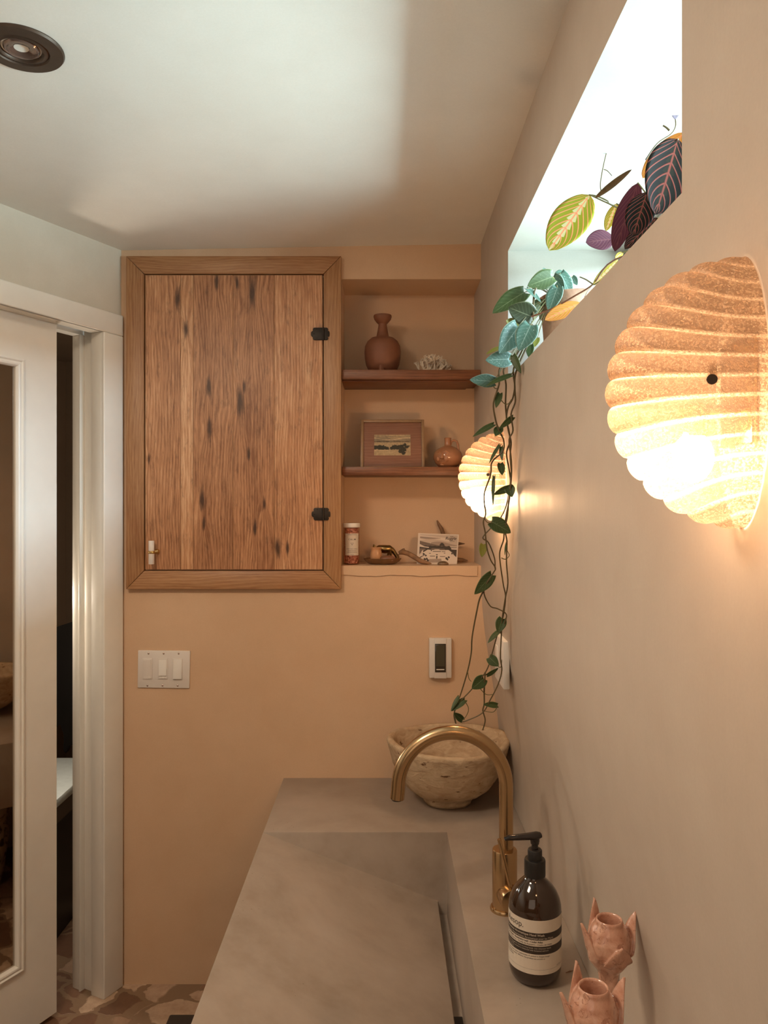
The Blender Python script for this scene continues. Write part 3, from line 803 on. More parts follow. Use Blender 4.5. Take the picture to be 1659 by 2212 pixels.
m2 = gm.n('ShaderNodeMixShader'); gm.set(m2.inputs[0], gm.math('ADD', .14, gm.math('MULTIPLY', f_, .46))); gm.l(m1.outputs[0], m2.inputs[1]); gm.l(trn.outputs[0], m2.inputs[2])
m3 = gm.n('ShaderNodeMixShader'); m3.inputs[0].default_value = .07; gm.l(m2.outputs[0], m3.inputs[1]); gm.l(gls.outputs[0], m3.inputs[2])
gm.l(m3.outputs[0], gm.out.inputs[0]); M['shell'] = gm.m
bu = N('lit_bulb'); bu.t.nodes.remove(bu.b); em = bu.n('ShaderNodeEmission'); em.inputs[0].default_value = (1, .86, .68, 1); em.inputs[1].default_value = 45
bu.l(em.outputs[0], bu.out.inputs[0]); M['bulb'] = bu.m
def sconce(Yc, zc, label, watts):
    so_ = origin('wall_sconce', (XW, Yc, zc-.12))
    tag(so_, label, 'wall lamp', 'ribbed glass shell sconces')
    a_, b_, c_ = .116, .050, .117; NR = 15
    mb = MB(); nu, nv = 30, NR*10
    for j in range(nv+1):
        t = j/nv; psi = (t-.5)*PI; w_ = 2*t-1
        lobe = abs(math.sin(NR*PI*t))**.55
        ed = math.sqrt(max(0, 1-w_*w_))
        for i in range(nu+1):
            vv = -PI/2+PI*i/nu; cv, sv = math.cos(vv), math.sin(vv)
            cp = math.cos(psi)
            dis = .0052*(lobe-1)*(.35+.65*cv)
            X = XW-(a_+dis)*(cp*cv)+.0*cv; Yy = Yc+(b_+dis*.5)*ed*sv*1.0
            Z = zc+c_*(math.sin(psi)*cv*cv+w_*sv*sv)+dis*math.sin(psi)*cv
            mb.uv[len(mb.v)] = (i/nu, lobe); mb.v.append(Vector((X-.001, Yy, Z)))
    for j in range(nv):
        for i in range(nu):
            q = j*(nu+1)+i; mb.f.append((q, q+1, q+nu+2, q+nu+1)); mb.mi.append(0)
    sh = build('glass_shade', mb, M['shell'], so_, smooth=True, angle=1.2, keep=True)
    mb = MB(); mb.box(XW-.006, XW+.0005, Yc-.03, Yc+.03, zc-.045, zc+.045)
    build('back_plate', mb, M['gold'], so_, bevel=.002)
    lz = zc-.055
    mb = MB(); mb.ball((XW-.042, Yc, lz), .017, .017, .022, 16, 12)
    build('bulb', mb, M['bulb'], so_, smooth=True)
    mb = MB(); mb.lathe([(.010, .018), (.012, .022), (.012, .045), (0, .046)], (XW-.042, Yc, lz), 20)
    mb.tube([(XW, Yc, lz+.04), (XW-.042, Yc, lz+.04)], .005, 10)
    build('lamp_holder', mb, M['gold'], so_, smooth=True)
    mb = MB(); yk = Yc-.0405
    mb.tube([(XW-.046, Yc-.048, zc+.004), (XW-.044, Yc-.041, zc+.004)], .0042, 16)
    build('fixing_screw', mb, M['bronze'], so_, smooth=True)
    l = bpy.data.lights.new('sconce_light', 'POINT'); l.energy = watts; l.shadow_soft_size = .02; l.color = (1.0, .68, .42)
    o = bpy.data.objects.new('sconce_light', l); COL.objects.link(o); o.location = (XW-.062, Yc, lz); 
    return so_
sconce(.662, 1.602, 'large ribbed glass shell sconce glowing in the foreground of the right wall', 3.0)
sconce(1.985, 1.590, 'ribbed glass shell sconce glowing behind the hanging vines', 9)

# ------------------------------------------------------------------ shelf objects
# terracotta vase
cl = N('old_terracotta'); v = cl.coord(); f = cl.noise(v, 14, 5, .6); cl.col(cl.mix(f, (.15, .055, .028), (.29, .115, .058))); cl.p(Roughness=.6); cl.bump(cl.noise(v, 60, 4), .2, .002)
k = 2.52/F; vx = wx(826.5, 2.52)
vs_ = origin('clay_vase', (vx, 2.52, Z1)); tag(vs_, 'red clay vase with a flared neck on stub feet on the upper shelf', 'vase')
zb0 = CZ-(798-YC)*k-.001
def pr_(l): return [(r*k, (798-y)*k) for r, y in l]
mb = MB(); mb.lathe(pr_([(0, 795), (22, 794.5), (31, 789), (36, 778), (38.5, 765), (39.3, 750), (38, 738), (33, 728), (25, 721), (15, 718.5), (13.6, 717), (11.5, 706), (9.2, 694), (9, 690), (13, 686), (18, 680), (19.8, 674), (19, 671), (16, 671.5), (13, 678), (0, 684)]), (vx, 2.52, Z1), 48, caps=False)
build('vase_body', mb, cl.m, vs_, smooth=True, angle=.8)
for az in (-95, 25, 145):
    a = math.radians(az); d = Vector((math.cos(a), math.sin(a)))
    mb = MB(); mb.tube([(vx+d.x*.040, 2.52+d.y*.040, Z1), (vx+d.x*.043, 2.52+d.y*.043, Z1+.012), (vx+d.x*.046, 2.52+d.y*.046, Z1+.023)], [.010, .009, .008], 8)
    build('foot', mb, cl.m, vs_, smooth=True)
# coral
co = simple('bleached_coral', (.80, .68, .54), .8, var=.15, vs=90)
mb = MB(); ccx_, ccy = wx(933, 2.52), 2.52; zb0 = Z1
rnd = random.Random(3)
def branch(p, d, L, r, depth):
    pts = [p]; q = p
    for i in range(3):
        d = (d+Vector((rnd.uniform(-.3, .3), rnd.uniform(-.3, .3), rnd.uniform(-.1, .3)))).normalized()
        q = q+d*L/3; pts.append(q)
    mb.tube(pts, [r, r*.9, r*.8, r*.55], 6)
    if depth:
        for _ in range(rnd.choice((2, 3))):
            nd = (d+Vector((rnd.uniform(-1.3, 1.3), rnd.uniform(-1.2, 1.2), rnd.uniform(-.5, .7)))).normalized()
            branch(pts[-1 if rnd.random() < .6 else 2], nd, L*.62, r*.72, depth-1)
for i in range(26):
    u_, v_ = rnd.uniform(-1, 1), rnd.uniform(-1, 1)
    p0 = Vector((ccx_+u_*.034, ccy+v_*.018, zb0+.004))
    dd = Vector((u_*.9+rnd.uniform(-.25, .25), v_*.6+rnd.uniform(-.3, .3), .9-.45*abs(u_)))
    branch(p0, dd.normalized(), .027*(1.2-.5*abs(u_)), .0040, 3)
mb.ball((ccx_, ccy, zb0+.009), .040, .024, .010, 16, 8)
zmin = min(q.z for q in mb.v)
for q in mb.v: q.z = max(q.z, zb0+.0003)
tag(build('coral', mb, co, smooth=True), 'cream branching coral piece on the upper shelf beside the clay vase', 'coral')

# framed landscape, leaning on the middle shelf
pf_ = origin('framed_picture', (wx(848, 2.53), 2.51, Z2)); tag(pf_, 'small landscape painting in a thin wooden frame leaning on the middle shelf', 'picture')
yF, yT = 2.520, 2.565
w0, w1 = wx(779, 2.53), wx(917, 2.53); zH = CZ-(906-YC)/F*2.55
Hh = zH-Z2
def FP(a, b, d):   # a: 0..1 across, b: 0..1 up, d: metres towards viewer
    return Vector((w0+(w1-w0)*a, yF+(yT-yF)*b-d, Z2+.0005+Hh*b))
def rect(mb, a0, a1, b0, b1, d0, d1):
    V = [FP(a, b, d) for a in (a0, a1) for b in (b0, b1) for d in (d0, d1)]
    mb.add(V, [(0,1,3,2), (4,6,7,5), (0,4,5,1), (2,3,7,6), (0,2,6,4), (1,5,7,3)])
mb = MB(); t = .045; t2 = t*(w1-w0)/Hh
rect(mb, 0, t, 0, 1, -.006, .008); rect(mb, 1-t, 1, 0, 1, -.006, .008); rect(mb, t, 1-t, 1-t2, 1, -.006, .008); rect(mb, t, 1-t, 0, t2*.5, -.006, .008)
build('picture_frame', mb, M['picframe'], pf_, bevel=.0012)
mb = MB(); rect(mb, t, 1-t, t2*.4, 1-t2, -.006, .001); build('mount', mb, M['picwood'], pf_)
pa0, pa1, pb0, pb1 = .212, .783, .255, .685
art = MB(); mats = [simple('painted_'+nm, c_, .6, var=.22, vs=160) for nm, c_ in (('sand', (.47, .35, .20)), ('cloud', (.30, .235, .15)), ('dark', (.040, .036, .022)), ('light', (.60, .46, .28)), ('line', (.12, .075, .045)))]
rect(art, pa0, pa1, pb0, pb1, 0, .0018)
def blob(pts, mi, d=.0022):
    art.m = mi; art.add([FP(pa0+(pa1-pa0)*a, pb0+(pb1-pb0)*b, d) for a, b in pts], [tuple(range(len(pts)))])
def band(y0f, y1f, mi, x0=0, x1=1, n=26, d=.0022):
    art.m = mi
    for i in range(n):
        a = x0+(x1-x0)*i/n; b = x0+(x1-x0)*(i+1)/n
        art.add([FP(pa0+(pa1-pa0)*q, pb0+(pb1-pb0)*min(1, max(0, f_(q))), d) for q, f_ in ((a, y0f), (b, y0f), (b, y1f), (a, y1f))], [(0, 1, 2, 3)])
band(lambda q: .62, lambda q: .84+.05*math.sin(q*7)+.02*math.sin(q*23), 1)
band(lambda q: .78+.04*math.sin(q*6+2), lambda q: .82+.045*math.sin(q*6+2.3), 3, d=.0024)
band(lambda q: .90+.02*math.sin(q*9), lambda q: .935+.02*math.sin(q*8), 1)
band(lambda q: .655+.012*math.sin(q*31), lambda q: .68+.02*abs(math.sin(q*17)), 4, 0, .42); band(lambda q: .655, lambda q: .675+.015*abs(math.sin(q*19)), 4, .55, .97)
rj = random.Random(11)
def tree(cx_, cy_, rx_, ry_, d):
    pts = []
    for i in range(26):
        q = 2*PI*i/26; k_ = 1+rj.uniform(-.28, .22)
        pts.append((min(1, max(0, cx_+rx_*k_*math.cos(q))), cy_+ry_*k_*math.sin(q)))
    blob(pts, 2, d)
for i_, t_ in enumerate(((.05,.38,.09,.10), (.15,.38,.10,.115), (.24,.37,.09,.12), (.33,.34,.08,.08), (.37,.31,.05,.04), (.49,.36,.07,.08), (.57,.40,.08,.11), (.66,.38,.09,.10), (.74,.42,.09,.10), (.84,.50,.05,.09), (.90,.44,.08,.04), (.88,.38,.07,.035), (.80,.30,.08,.08), (.72,.20,.06,.09), (.80,.12,.06,.10), (.84,.24,.05,.05))):
    tree(*t_, .0024+.00002*i_)
band(lambda q: .24, lambda q: .27, 3, .0, .45, 12, .0028)
build('painting', art, mats, pf_)

# face jug
gz = N('peach_glaze'); v = gz.coord(); f = gz.noise(v, 18, 4); gz.col(gz.mix(f, (.36, .155, .075), (.50, .24, .125))); gz.p(Roughness=.14); gz.b.inputs['Coat Weight'].default_value = .5
jx, jy = wx(967, 2.52), 2.515; k = 2.52/F
jg = origin('face_jug', (jx, jy, Z2)); tag(jg, 'glazed peach jug with a moulded face and loop handle on the middle shelf', 'jug')
mb = MB(); mb.lathe([(r*k, (1007-y)*k) for r, y in [(0, 1007), (14, 1007), (20, 1004.5), (27, 997), (31, 988), (31.5, 981), (29, 973), (22, 966), (13, 961), (8, 959), (7.2, 957), (7.2, 944), (7.8, 942.5), (6.5, 942), (5.5, 944), (5.5, 955), (0, 957)]], (jx, jy, Z2), 48, caps=False)
build('jug_body', mb, gz.m, jg, smooth=True, angle=1.0, weld=True)
def fj(px, py, out): 
    # point on the front of the body for a pixel offset
    dx = (px-967)*k; dz = (1007-py)*k; r = 31.5*k*math.sqrt(max(.02, 1-((py-984)/25)**2)); yy = math.sqrt(max(0, r*r-dx*dx))
    return Vector((jx+dx, jy-yy-out, Z2+dz))
mb = MB()
mb.tube([fj(953.5, 975, -.0015), fj(953, 981, .002), fj(952, 987.5, .0045), fj(952.5, 989.5, .001)], [.0028, .0038, .0062, .004], 12)
mb.tube([fj(944, 976, .000), fj(947, 973.5, .001), fj(952, 975.5, .001)], [.0016, .0030, .0022], 8)
mb.tube([fj(955, 975.5, .001), fj(961, 972.5, .0010), fj(968, 976.5, .0)], [.0022, .0034, .0018], 8)
mb.ball(fj(947, 980, -.001), .0034, .003, .0024, 10, 8); mb.ball(fj(960.5, 980, -.001), .0044, .003, .0026, 10, 8)
mb.tube([fj(949, 993, -.0005), fj(953, 991.8, .0014), fj(960, 993, -.0005)], [.0014, .0024, .0012], 8)
mb.tube([fj(949.5, 996.5, -.0005), fj(953.5, 997, .0014), fj(959.5, 996, -.0005)], [.0014, .0026, .0012], 8)
mb.ball(fj(962, 989, -.0075), .011, .009, .011, 14, 10); mb.ball(fj(945.5, 989, -.005), .007, .006, .009, 14, 10); mb.ball(fj(954, 1001, -.003), .008, .006, .005, 12, 8)
fc = build('moulded_face', mb, gz.m, jg, smooth=True)
mb = MB(); hp = [(973, 958), (974.5, 950), (980, 947), (986, 949.5), (989, 957), (989.5, 966), (991, 972)]
mb.tube([Vector((jx+(a-967)*k, jy, Z2+(1007-b)*k)) for a, b in hp], [.003, .0038, .004, .004, .004, .0042, .005], 12)
build('jug_handle', mb, gz.m, jg, smooth=True)

# bath salt jar on the niche sill
LZ = NZ0+.0009
Yj = 2.50; k = Yj/F; jx = wx(759.5, Yj)
jr = origin('salt_jar', (jx, Yj, LZ)); tag(jr, 'clear glass jar of pink bath salts with a white lid and CALM label', 'jar')
st = N('pink_salt_crystals'); v = st.coord(); vo = st.vor(v, 190); st.col(st.ramp(vo.outputs['Color'], [(.1, (.20, .055, .035)), (.5, (.42, .16, .11)), (.9, (.62, .32, .24))])); st.p(Roughness=.35); st.bump(vo.outputs['Distance'], .8, .003)
mb = MB(); mb.lathe([(0, .003), (.0225, .003), (.0235, .006), (.0235, .118), (0, .118)], (jx, Yj, LZ), 40); build('salts', mb, st.m, jr, smooth=True)
jglass = N('jar_glass'); jglass.t.nodes.remove(jglass.b)
t_ = jglass.n('ShaderNodeBsdfTransparent'); t_.inputs[0].default_value = (.93, .84, .76, 1); g_ = jglass.n('ShaderNodeBsdfGlossy'); g_.inputs['Roughness'].default_value = .04
x_ = jglass.n('ShaderNodeMixShader'); f3 = jglass.n('ShaderNodeFresnel'); f3.inputs[0].default_value = 1.4
gq2 = jglass.n('ShaderNodeNewGeometry'); jglass.l(jglass.math('MULTIPLY', f3.outputs[0], jglass.math('SUBTRACT', 1.0, gq2.outputs['Backfacing'])), x_.inputs[0]); jglass.l(t_.outputs[0], x_.inputs[1]); jglass.l(g_.outputs[0], x_.inputs[2]); jglass.l(x_.outputs[0], jglass.out.inputs[0])
mb = MB(); mb.lathe([(0, 0), (.024, 0), (.0258, .002), (.0262, .006), (.0262, .116), (.0245, .120), (.0235, .123)], (jx, Yj, LZ), 48); build('glass_body', mb, jglass.m, jr, smooth=True)
mb = MB(); mb.lathe([(.0272, .120), (.0278, .122), (.0278, .131), (.0268, .1335), (0, .1335)], (jx, Yj, LZ), 48); build('lid', mb, M['white_pl2'], jr, smooth=True, angle=.6)
Rj = .0264; ca = math.atan2(-Yj, -jx)
def onj(x, z, r=Rj): a = ca+(x+.0015)/Rj; return Vector((jx+r*math.cos(a), Yj+r*math.sin(a), LZ+z))
lb = MB(); hwid = .0245
for i in range(20):
    a = -hwid+2*hwid*i/20; b = -hwid+2*hwid*(i+1)/20
    lb.quad(onj(a, .030), onj(b, .030), onj(b, .1005), onj(a, .1005))
lb.m = 1
for s_, sz, zz_, sh_ in (('HERBIVORE', .0042, .0952, 1.5), ('CALM', .0074, .0790, 1.45), ('YLANG YLANG + VANILLA', .0028, .0500, 1.15), ('SOAKING BATH SALTS', .0026, .0440, 1.1), ('CALMING MIND SOFTENING SKIN', .0021, .0392, 1.0), ('8 OZ | 226 G', .0020, .0325, 1.0)):
    V, Fc = text_geo(s_, sz, align='CENTER', space=sh_, off=.00008); lb.add([onj(x, zz_+y, Rj+.0003) for x, y in V], Fc)
def tri(r): return [(-r, .0702), (r, .0702), (0, .0702-r*1.75)]
o3 = tri(.0046); i3 = [(-.0034, .0695), (.0034, .0695), (0, .0640)]
lb.add([onj(x, z, Rj+.0003) for x, z in o3+i3], [(0, 1, 4, 3), (1, 2, 5, 4), (2, 0, 3, 5)])
build('jar_label', lb, [M['paper'], M['ink']], jr, keep=True)

# brown dish with a small jar and a pebble
Yd = 2.505; k = Yd/F; dx_ = wx(826, Yd)
dm = simple('brown_glazed_dish', (.16, .075, .03), .25, var=.2, vs=40)
mb = MB(); mb.lathe([(0, .0005), (.036, .0), (.046, .003), (.056, .010), (.0625, .0185), (.061, .0195), (.053, .011), (.042, .006), (0, .005)], (dx_, Yd, LZ), 48, sy=.62, caps=False)
tag(build('small_dish', mb, dm, smooth=True, weld=True), 'brown oval dish on the niche sill holding a small jar and pebble', 'dish')
pj = N('peach_ceramic'); pj.col((.56, .30, .15)).p(Roughness=.15)
sx_ = wx(812.5, Yd)
mb = MB(); mb.lathe([(0, 0), (.014, 0), (.018, .006), (.0200, .018), (.0192, .030), (.0165, .039), (.0172, .043), (.0195, .0475), (.0185, .048), (.0155, .044), (.015, .036), (0, .034)], (sx_, Yd-.002, LZ+.0065), 40, caps=False)
tag(build('mini_jar', mb, pj.m, smooth=True, angle=1.2, weld=True), 'tiny peach glazed pot standing in the brown dish', 'pot')
mb = MB(); mb.ball((wx(838, 2.48), 2.485, LZ+.0175), .0255, .014, .012, 24, 12)
tag(build('pebble', mb, simple('brown_pebble', (.22, .095, .05), .35, var=.2), smooth=True), 'smooth brown pebble lying in the brown dish', 'stone')
# brass cow figurine
cwm = simple('aged_brass', (.33, .22, .09), .28, 1, var=.4, vs=50)
Yk = 2.560; k = Yk/F
def W(px, py, Y): return Vector((wx(px, Y), Y, wz(py, Y)))
mb = MB()
mb.tube([W(812, 1186, Yk), W(818, 1185, Yk), W(830, 1186.5, Yk), W(842, 1186, Yk), W(847, 1187, Yk)], [.006, .0125, .0145, .0135, .009], 14)
mb.tube([W(845, 1186, Yk), W(850, 1191, Yk), W(855, 1198, Yk), W(859, 1205, Yk-.002), W(860.5, 1210, Yk-.004)], [.009, .0075, .0062, .0070, .0040], 12)
mb.tube([W(859, 1201, Yk), W(862.5, 1197, Yk-.004)], [.0016, .0008], 6)
for (a, b, yo) in ((843, 845, -.008), (840, 838, .008), (817, 815, -.008), (820, 822, .008)):
    mb.tube([W(a, 1190, Yk+yo), W(b, 1203, Yk+yo), Vector((wx(b, Yk), Yk+yo, LZ))], [.0055, .0032, .0035], 8)
mb.tube([W(812, 1184, Yk), W(808, 1180, Yk), W(807, 1176, Yk)], [.004, .005, .0015], 8)
mb.tube([W(806, 1184, Yk), W(809, 1181, Yk), W(813, 1184, Yk)], [.002, .004, .003], 8)
tag(build('cow_figurine', mb, cwm, smooth=True), 'brass cow figurine with lowered head behind the brown dish', 'figurine')
# antlers
am = simple('weathered_antler', (.24, .13, .065), .6, var=.3, vs=60, bump=.4)
am2 = simple('dark_antler', (.20, .105, .05), .55, var=.25, vs=50, bump=.3)
mb = MB(); Ya = 2.50
mb.tube([W(866, 1188, Ya), W(868, 1191, Ya), W(873, 1193, Ya), W(882, 1196, Ya), W(895, 1203, Ya-.006), W(908, 1211, Ya-.012), W(922, 1216, Ya-.018), W(932, 1217, Ya-.022)], [.0105, .0135, .0085, .0080, .0082, .0078, .0062, .0015], 12)
zm = min(q.z for q in mb.v)
for q in mb.v: q.z = max(q.z, LZ+.0002)
for q in mb.v: q += Vector((mn.noise(q*90), mn.noise(q*70+Vector((3, 1, 2))), mn.noise(q*80+Vector((7, 1, 2)))))*.0012
tag(build('antler', mb, am, smooth=True), 'short grey brown antler piece lying left of the postcard', 'antler')
mb = MB(); Yb_ = 2.585
mb.tube([W(944, 1124, Yb_), W(948, 1133, Yb_), W(954, 1143, Yb_), W(958, 1155, Yb_), W(958, 1175, Yb_), W(962, 1198, Yb_), W(975, 1208, Yb_), W(1000, 1210, Yb_-.01), W(1010, 1211, Yb_-.015)], [.0022, .0052, .0066, .0075, .0085, .0095, .009, .006, .002], 12)
mb.tube([W(958, 1170, Yb_), W(975, 1174, Yb_), W(990, 1174.5, Yb_-.01), W(1004, 1174.5, Yb_-.02)], [.007, .0068, .0058, .0012], 10)
for q in mb.v: q.z = max(q.z, LZ+.0002)
tag(build('antler', mb, am2, smooth=True), 'forked brown antler with upright tine behind the postcard', 'antler')
# postcard
pc_ = origin('postcard', (wx(947, 2.53), 2.52, LZ)); tag(pc_, 'black and white postcard of a hotel courtyard propped on the niche sill', 'postcard')
c00, c10, c11, c01 = W(900, 1220, 2.500), W(987, 1221, 2.500), W(991.5, 1154.5, 2.535), W(903.5, 1151.5, 2.535)
for q in (c00, c10): q.z = LZ+.0003
def PC(a, b, d=0.0): 
    q = c00*(1-a)*(1-b)+c10*a*(1-b)+c11*a*b+c01*(1-a)*b; return q+Vector((0, -d, 0))
mb = MB()
mb.add([PC(a, b, d) for a in (0, 1) for b in (0, 1) for d in (-.0012, 0)], [(0,1,3,2), (4,6,7,5), (0,4,5,1), (2,3,7,6), (0,2,6,4), (1,5,7,3)])
cpm = [simple('card_'+nm, c_, .45) for nm, c_ in (('white', (.66, .56, .47)), ('pale', (.52, .42, .34)), ('mid', (.33, .25, .20)), ('grey', (.15, .105, .08)), ('dark', (.035, .023, .017)))]
def cp(pts, mi, d): mb.m = mi; mb.add([PC(.05+.92*a, .05+.91*b, d) for a, b in pts], [tuple(range(len(pts)))])
cp([(0, 0), (1, 0), (1, 1), (0, 1)], 1, .0002)
def cband(f0, f1, mi, a0, a1, d, n=24):
    for i in range(n):
        a = a0+(a1-a0)*i/n; b = a0+(a1-a0)*(i+1)/n; cp([(a, f0(a)), (b, f0(b)), (b, f1(b)), (a, f1(a))], mi, d)
cband(lambda a: .80+.05*math.sin(a*5), lambda a: .97-.1*a, 0, 0, .9, .0003)
cband(lambda a: .86-.02*math.sin(a*7), lambda a: .93-.08*a, 2, 0, .55, .00035)
cband(lambda a: .60, lambda a: .70+.06*math.sin(a*6-1.5), 2, .3, 1, .0004)
cband(lambda a: .58, lambda a: max(.6, .77-.30*a), 3, 0, .55, .0005)
cband(lambda a: .36, lambda a: .60+.012*math.sin(a*50), 4, 0, 1, .0006)
cp([(.53, .60), (.54, .67), (.58, .72), (.62, .71), (.66, .66), (.67, .60)], 4, .0007)
cp([(0, .66), (.12, .58), (.25, .555), (.25, .52), (0, .56)], 0, .0008)
cp([(.80, .60), (1, .61), (1, .55), (.84, .55)], 1, .0008)
cp([(.84, .53), (1, .535), (1, .47), (.86, .48)], 0, .0008)
cp([(.03, .30), (.22, .46), (.78, .46), (1.0, .26), (1.0, .0), (0, 0), (0, .20)], 0, .0009)
cp([(.27, .45), (.34, .52), (.66, .50), (.72, .45)], 3, .001); cp([(.38, .46), (.42, .48), (.55, .48), (.52, .455)], 0, .0011)
cp([(.28, .12), (.60, .14), (.62, .0), (.20, .0)], 2, .001)
cp([(0, .18), (.16, .29), (.16, .27), (0, .14)], 4, .0011); cp([(0, .30), (.17, .47), (.14, .50), (0, .5)], 3, .001)
for (a, b, w_, h_) in ((.36, .385, .22, .02), (.60, .385, .1, .018), (.29, .22, .14, .02), (.56, .21, .14, .02), (.26, .32, .05, .02), (.66, .33, .04, .02), (.46, .14, .035, .10), (.45, .27, .05, .03)):
    cp([(a, b), (a+w_, b), (a+w_, b+h_), (a, b+h_)], 4, .0012)
for (a, b, r) in ((.12, .30, .035), (.18, .25, .03), (.16, .11, .045), (.24, .08, .04), (.21, .14, .03), (.74, .15, .04), (.80, .19, .035), (.77, .11, .03), (.88, .33, .03), (.92, .37, .03), (.32, .43, .02)):
    cp([(a+r*(1+.35*math.cos(5*q))*math.cos(q)*.8, b+r*(1+.35*math.sin(4*q))*math.sin(q)*1.1) for q in [2*PI*i/12 for i in range(12)]], 4, .0013)
cp([(.04, .36), (.10, .46), (.10, .36)], 0, .0012); cp([(.80, .42), (.82, .42), (.82, .30), (.80, .30)], 0, .0012)
cp([(.87, .42), (1, .48), (1, .20), (.93, .28)], 4, .0011)
W1 = (c10-c00).length
for s_, sz, a, b, sh_ in (('Ruggle', .0135, .80, .815, .35), ('HOTEL', .0036, .83, .905, 0), ('CALIFORNIA', .0026, .84, .755, 0)):
    V, Fc = text_geo(s_, sz, shear=sh_, align='CENTER', off=.0001); mb.m = 4
    mb.add([PC(a+x/W1, b+y/.099, .0015) for x, y in V], Fc)
build('card', mb, cpm, pc_, keep=True)
# little dark shell
mb = MB()
def shf(q):
    a = math.atan2(q.z-LZ, q.x-wx(957, 2.47)); return q
mb.ball((wx(957, 2.475), 2.475, LZ+.001), .0185, .010, .0110, 24, 12)
for q in mb.v: q.z = max(q.z, LZ+.0002)
shm = N('ridged_shell'); v = shm.coord(scale=(1, 1, 1)); wv = shm.n('ShaderNodeTexWave'); shm.l(v, wv.inputs[0]); wv.inputs['Scale'].default_value = 110; wv.inputs['Distortion'].default_value = 3
shm.col(shm.mix(wv.outputs['Fac'], (.05, .028, .014), (.26, .16, .08))); shm.p(Roughness=.3)
tag(build('seashell', mb, shm.m, smooth=True), 'small dark ridged seashell lying in front of the postcard', 'shell')

# ------------------------------------------------------------------ things on the floor
mb = MB(); mb.box(-.59, -.30, 1.80, 2.115, .0, .12)
tag(build('storage_box', mb, M['black'], bevel=.006), 'low black box on the stone floor beside the counter', 'box')
vm = N('painted_stoneware'); v = vm.coord(); fv = vm.noise(v, 16, 2, .4, 2.5); vm.col(vm.mix(vm.ramp(fv, [(.53, 0.0), (.55, 1.0), (.60, 1.0), (.62, 0.0)]), (.52, .40, .28), (.07, .035, .02))); vm.p(Roughness=.4)
mb = MB(); mb.lathe([(0, 0), (.055, 0), (.07, .05), (.085, .16), (.088, .22), (.078, .24), (.086, .26), (.098, .32), (.092, .365), (.060, .385), (.056, .38), (.07, .35), (0, .30)], (.06, 2.25, 0), 40, caps=False)
for q in mb.v: q.x -= .0
tag(build('floor_vase', mb, vm.m, smooth=True, angle=1.0, weld=True), 'cream stoneware vase with dark brush marks under the counter, seen in the door mirror', 'vase')

# ------------------------------------------------------------------ plants
def leaf_mat(name, top, under, kind):
    n = N(name); uv = n.n('ShaderNodeUVMap'); u, t, _ = n.sep(uv.outputs[0])
    s = n.math('SUBTRACT', n.math('MULTIPLY', u, 2.0), 1.0); a = n.math('ABSOLUTE', s)
    geo = n.n('ShaderNodeNewGeometry'); info = n.n('ShaderNodeObjectInfo')
    if kind == 'maranta':
        e = n.math('MULTIPLY', n.math('POWER', a, 1.35), .42)
        ph = n.math('FRACT', n.math('MULTIPLY', n.math('SUBTRACT', t, e), 7.5))
        vein = n.ramp(n.math('ABSOLUTE', n.math('SUBTRACT', ph, .5)), [(.0, 1.0), (.06, 1.0), (.13, 0.0)])
        mid = n.ramp(a, [(.025, 1.0), (.06, 0.0)])
        vm_ = n.math('MAXIMUM', vein, mid)
        jag = n.math('ADD', .10, n.math('MULTIPLY', n.math('ABSOLUTE', n.math('SUBTRACT', ph, .5)), .34))
        blot = n.math('LESS_THAN', a, jag)
        c = n.mix(n.math('MULTIPLY', blot, top[3]), top[0], top[1])
        c = n.mix(vm_, c, top[2])
        cu = n.mix(vm_, under, tuple(min(1, x*1.9) for x in under))
        n.bump(vein, .3, .001)
    else:
        vec = n.comb(n.math('MULTIPLY', s, .6), t, n.math('MULTIPLY', info.outputs['Random'], 30))
        vo = n.vor(vec, 9); sp2 = n.ramp(vo.outputs['Distance'], [(.16, 1.0), (.24, 0.0)])
        gate = n.ramp(n.noise(vec, 6, 2), [(.5, 0.0), (.58, 1.0)])
        c = n.mix(n.math('MULTIPLY', n.math('MULTIPLY', sp2, gate), top[3]), top[0], top[1])
        vn = n.math('FRACT', n.math('MULTIPLY', n.math('SUBTRACT', t, n.math('MULTIPLY', a, .3)), 7.0))
        c = n.mix(n.math('MULTIPLY', n.ramp(n.math('ABSOLUTE', n.math('SUBTRACT', vn, .5)), [(.0, 1.0), (.12, 0.0)]), .25), c, top[2])
        c = n.mix(n.ramp(a, [(.93, 0.0), (.97, 1.0)]), c, top[2])
        c = n.mix(n.ramp(a, [(.02, .7), (.05, 0.0)]), c, top[2])
        cu = n.mix(n.ramp(a, [(.93, 0.0), (.97, 1.0)]), under, top[2])
        n.bump(vn, .12, .001)
    cc = n.mix(geo.outputs['Backfacing'], c, cu)
    n.col(cc); n.p(Roughness=.62 if kind == 'maranta' else .42); n.b.inputs['Specular IOR Level'].default_value = .15 if kind == 'maranta' else .4
    tl = n.n('ShaderNodeBsdfTranslucent'); n.l(cc, tl.inputs[0]); mx = n.n('ShaderNodeMixShader')
    mx.inputs[0].default_value = .42 if kind == 'maranta' else .28
    n.l(n.b.outputs[0], mx.inputs[1]); n.l(tl.outputs[0], mx.inputs[2]); n.l(mx.outputs[0], n.out.inputs[0])
    return n.m
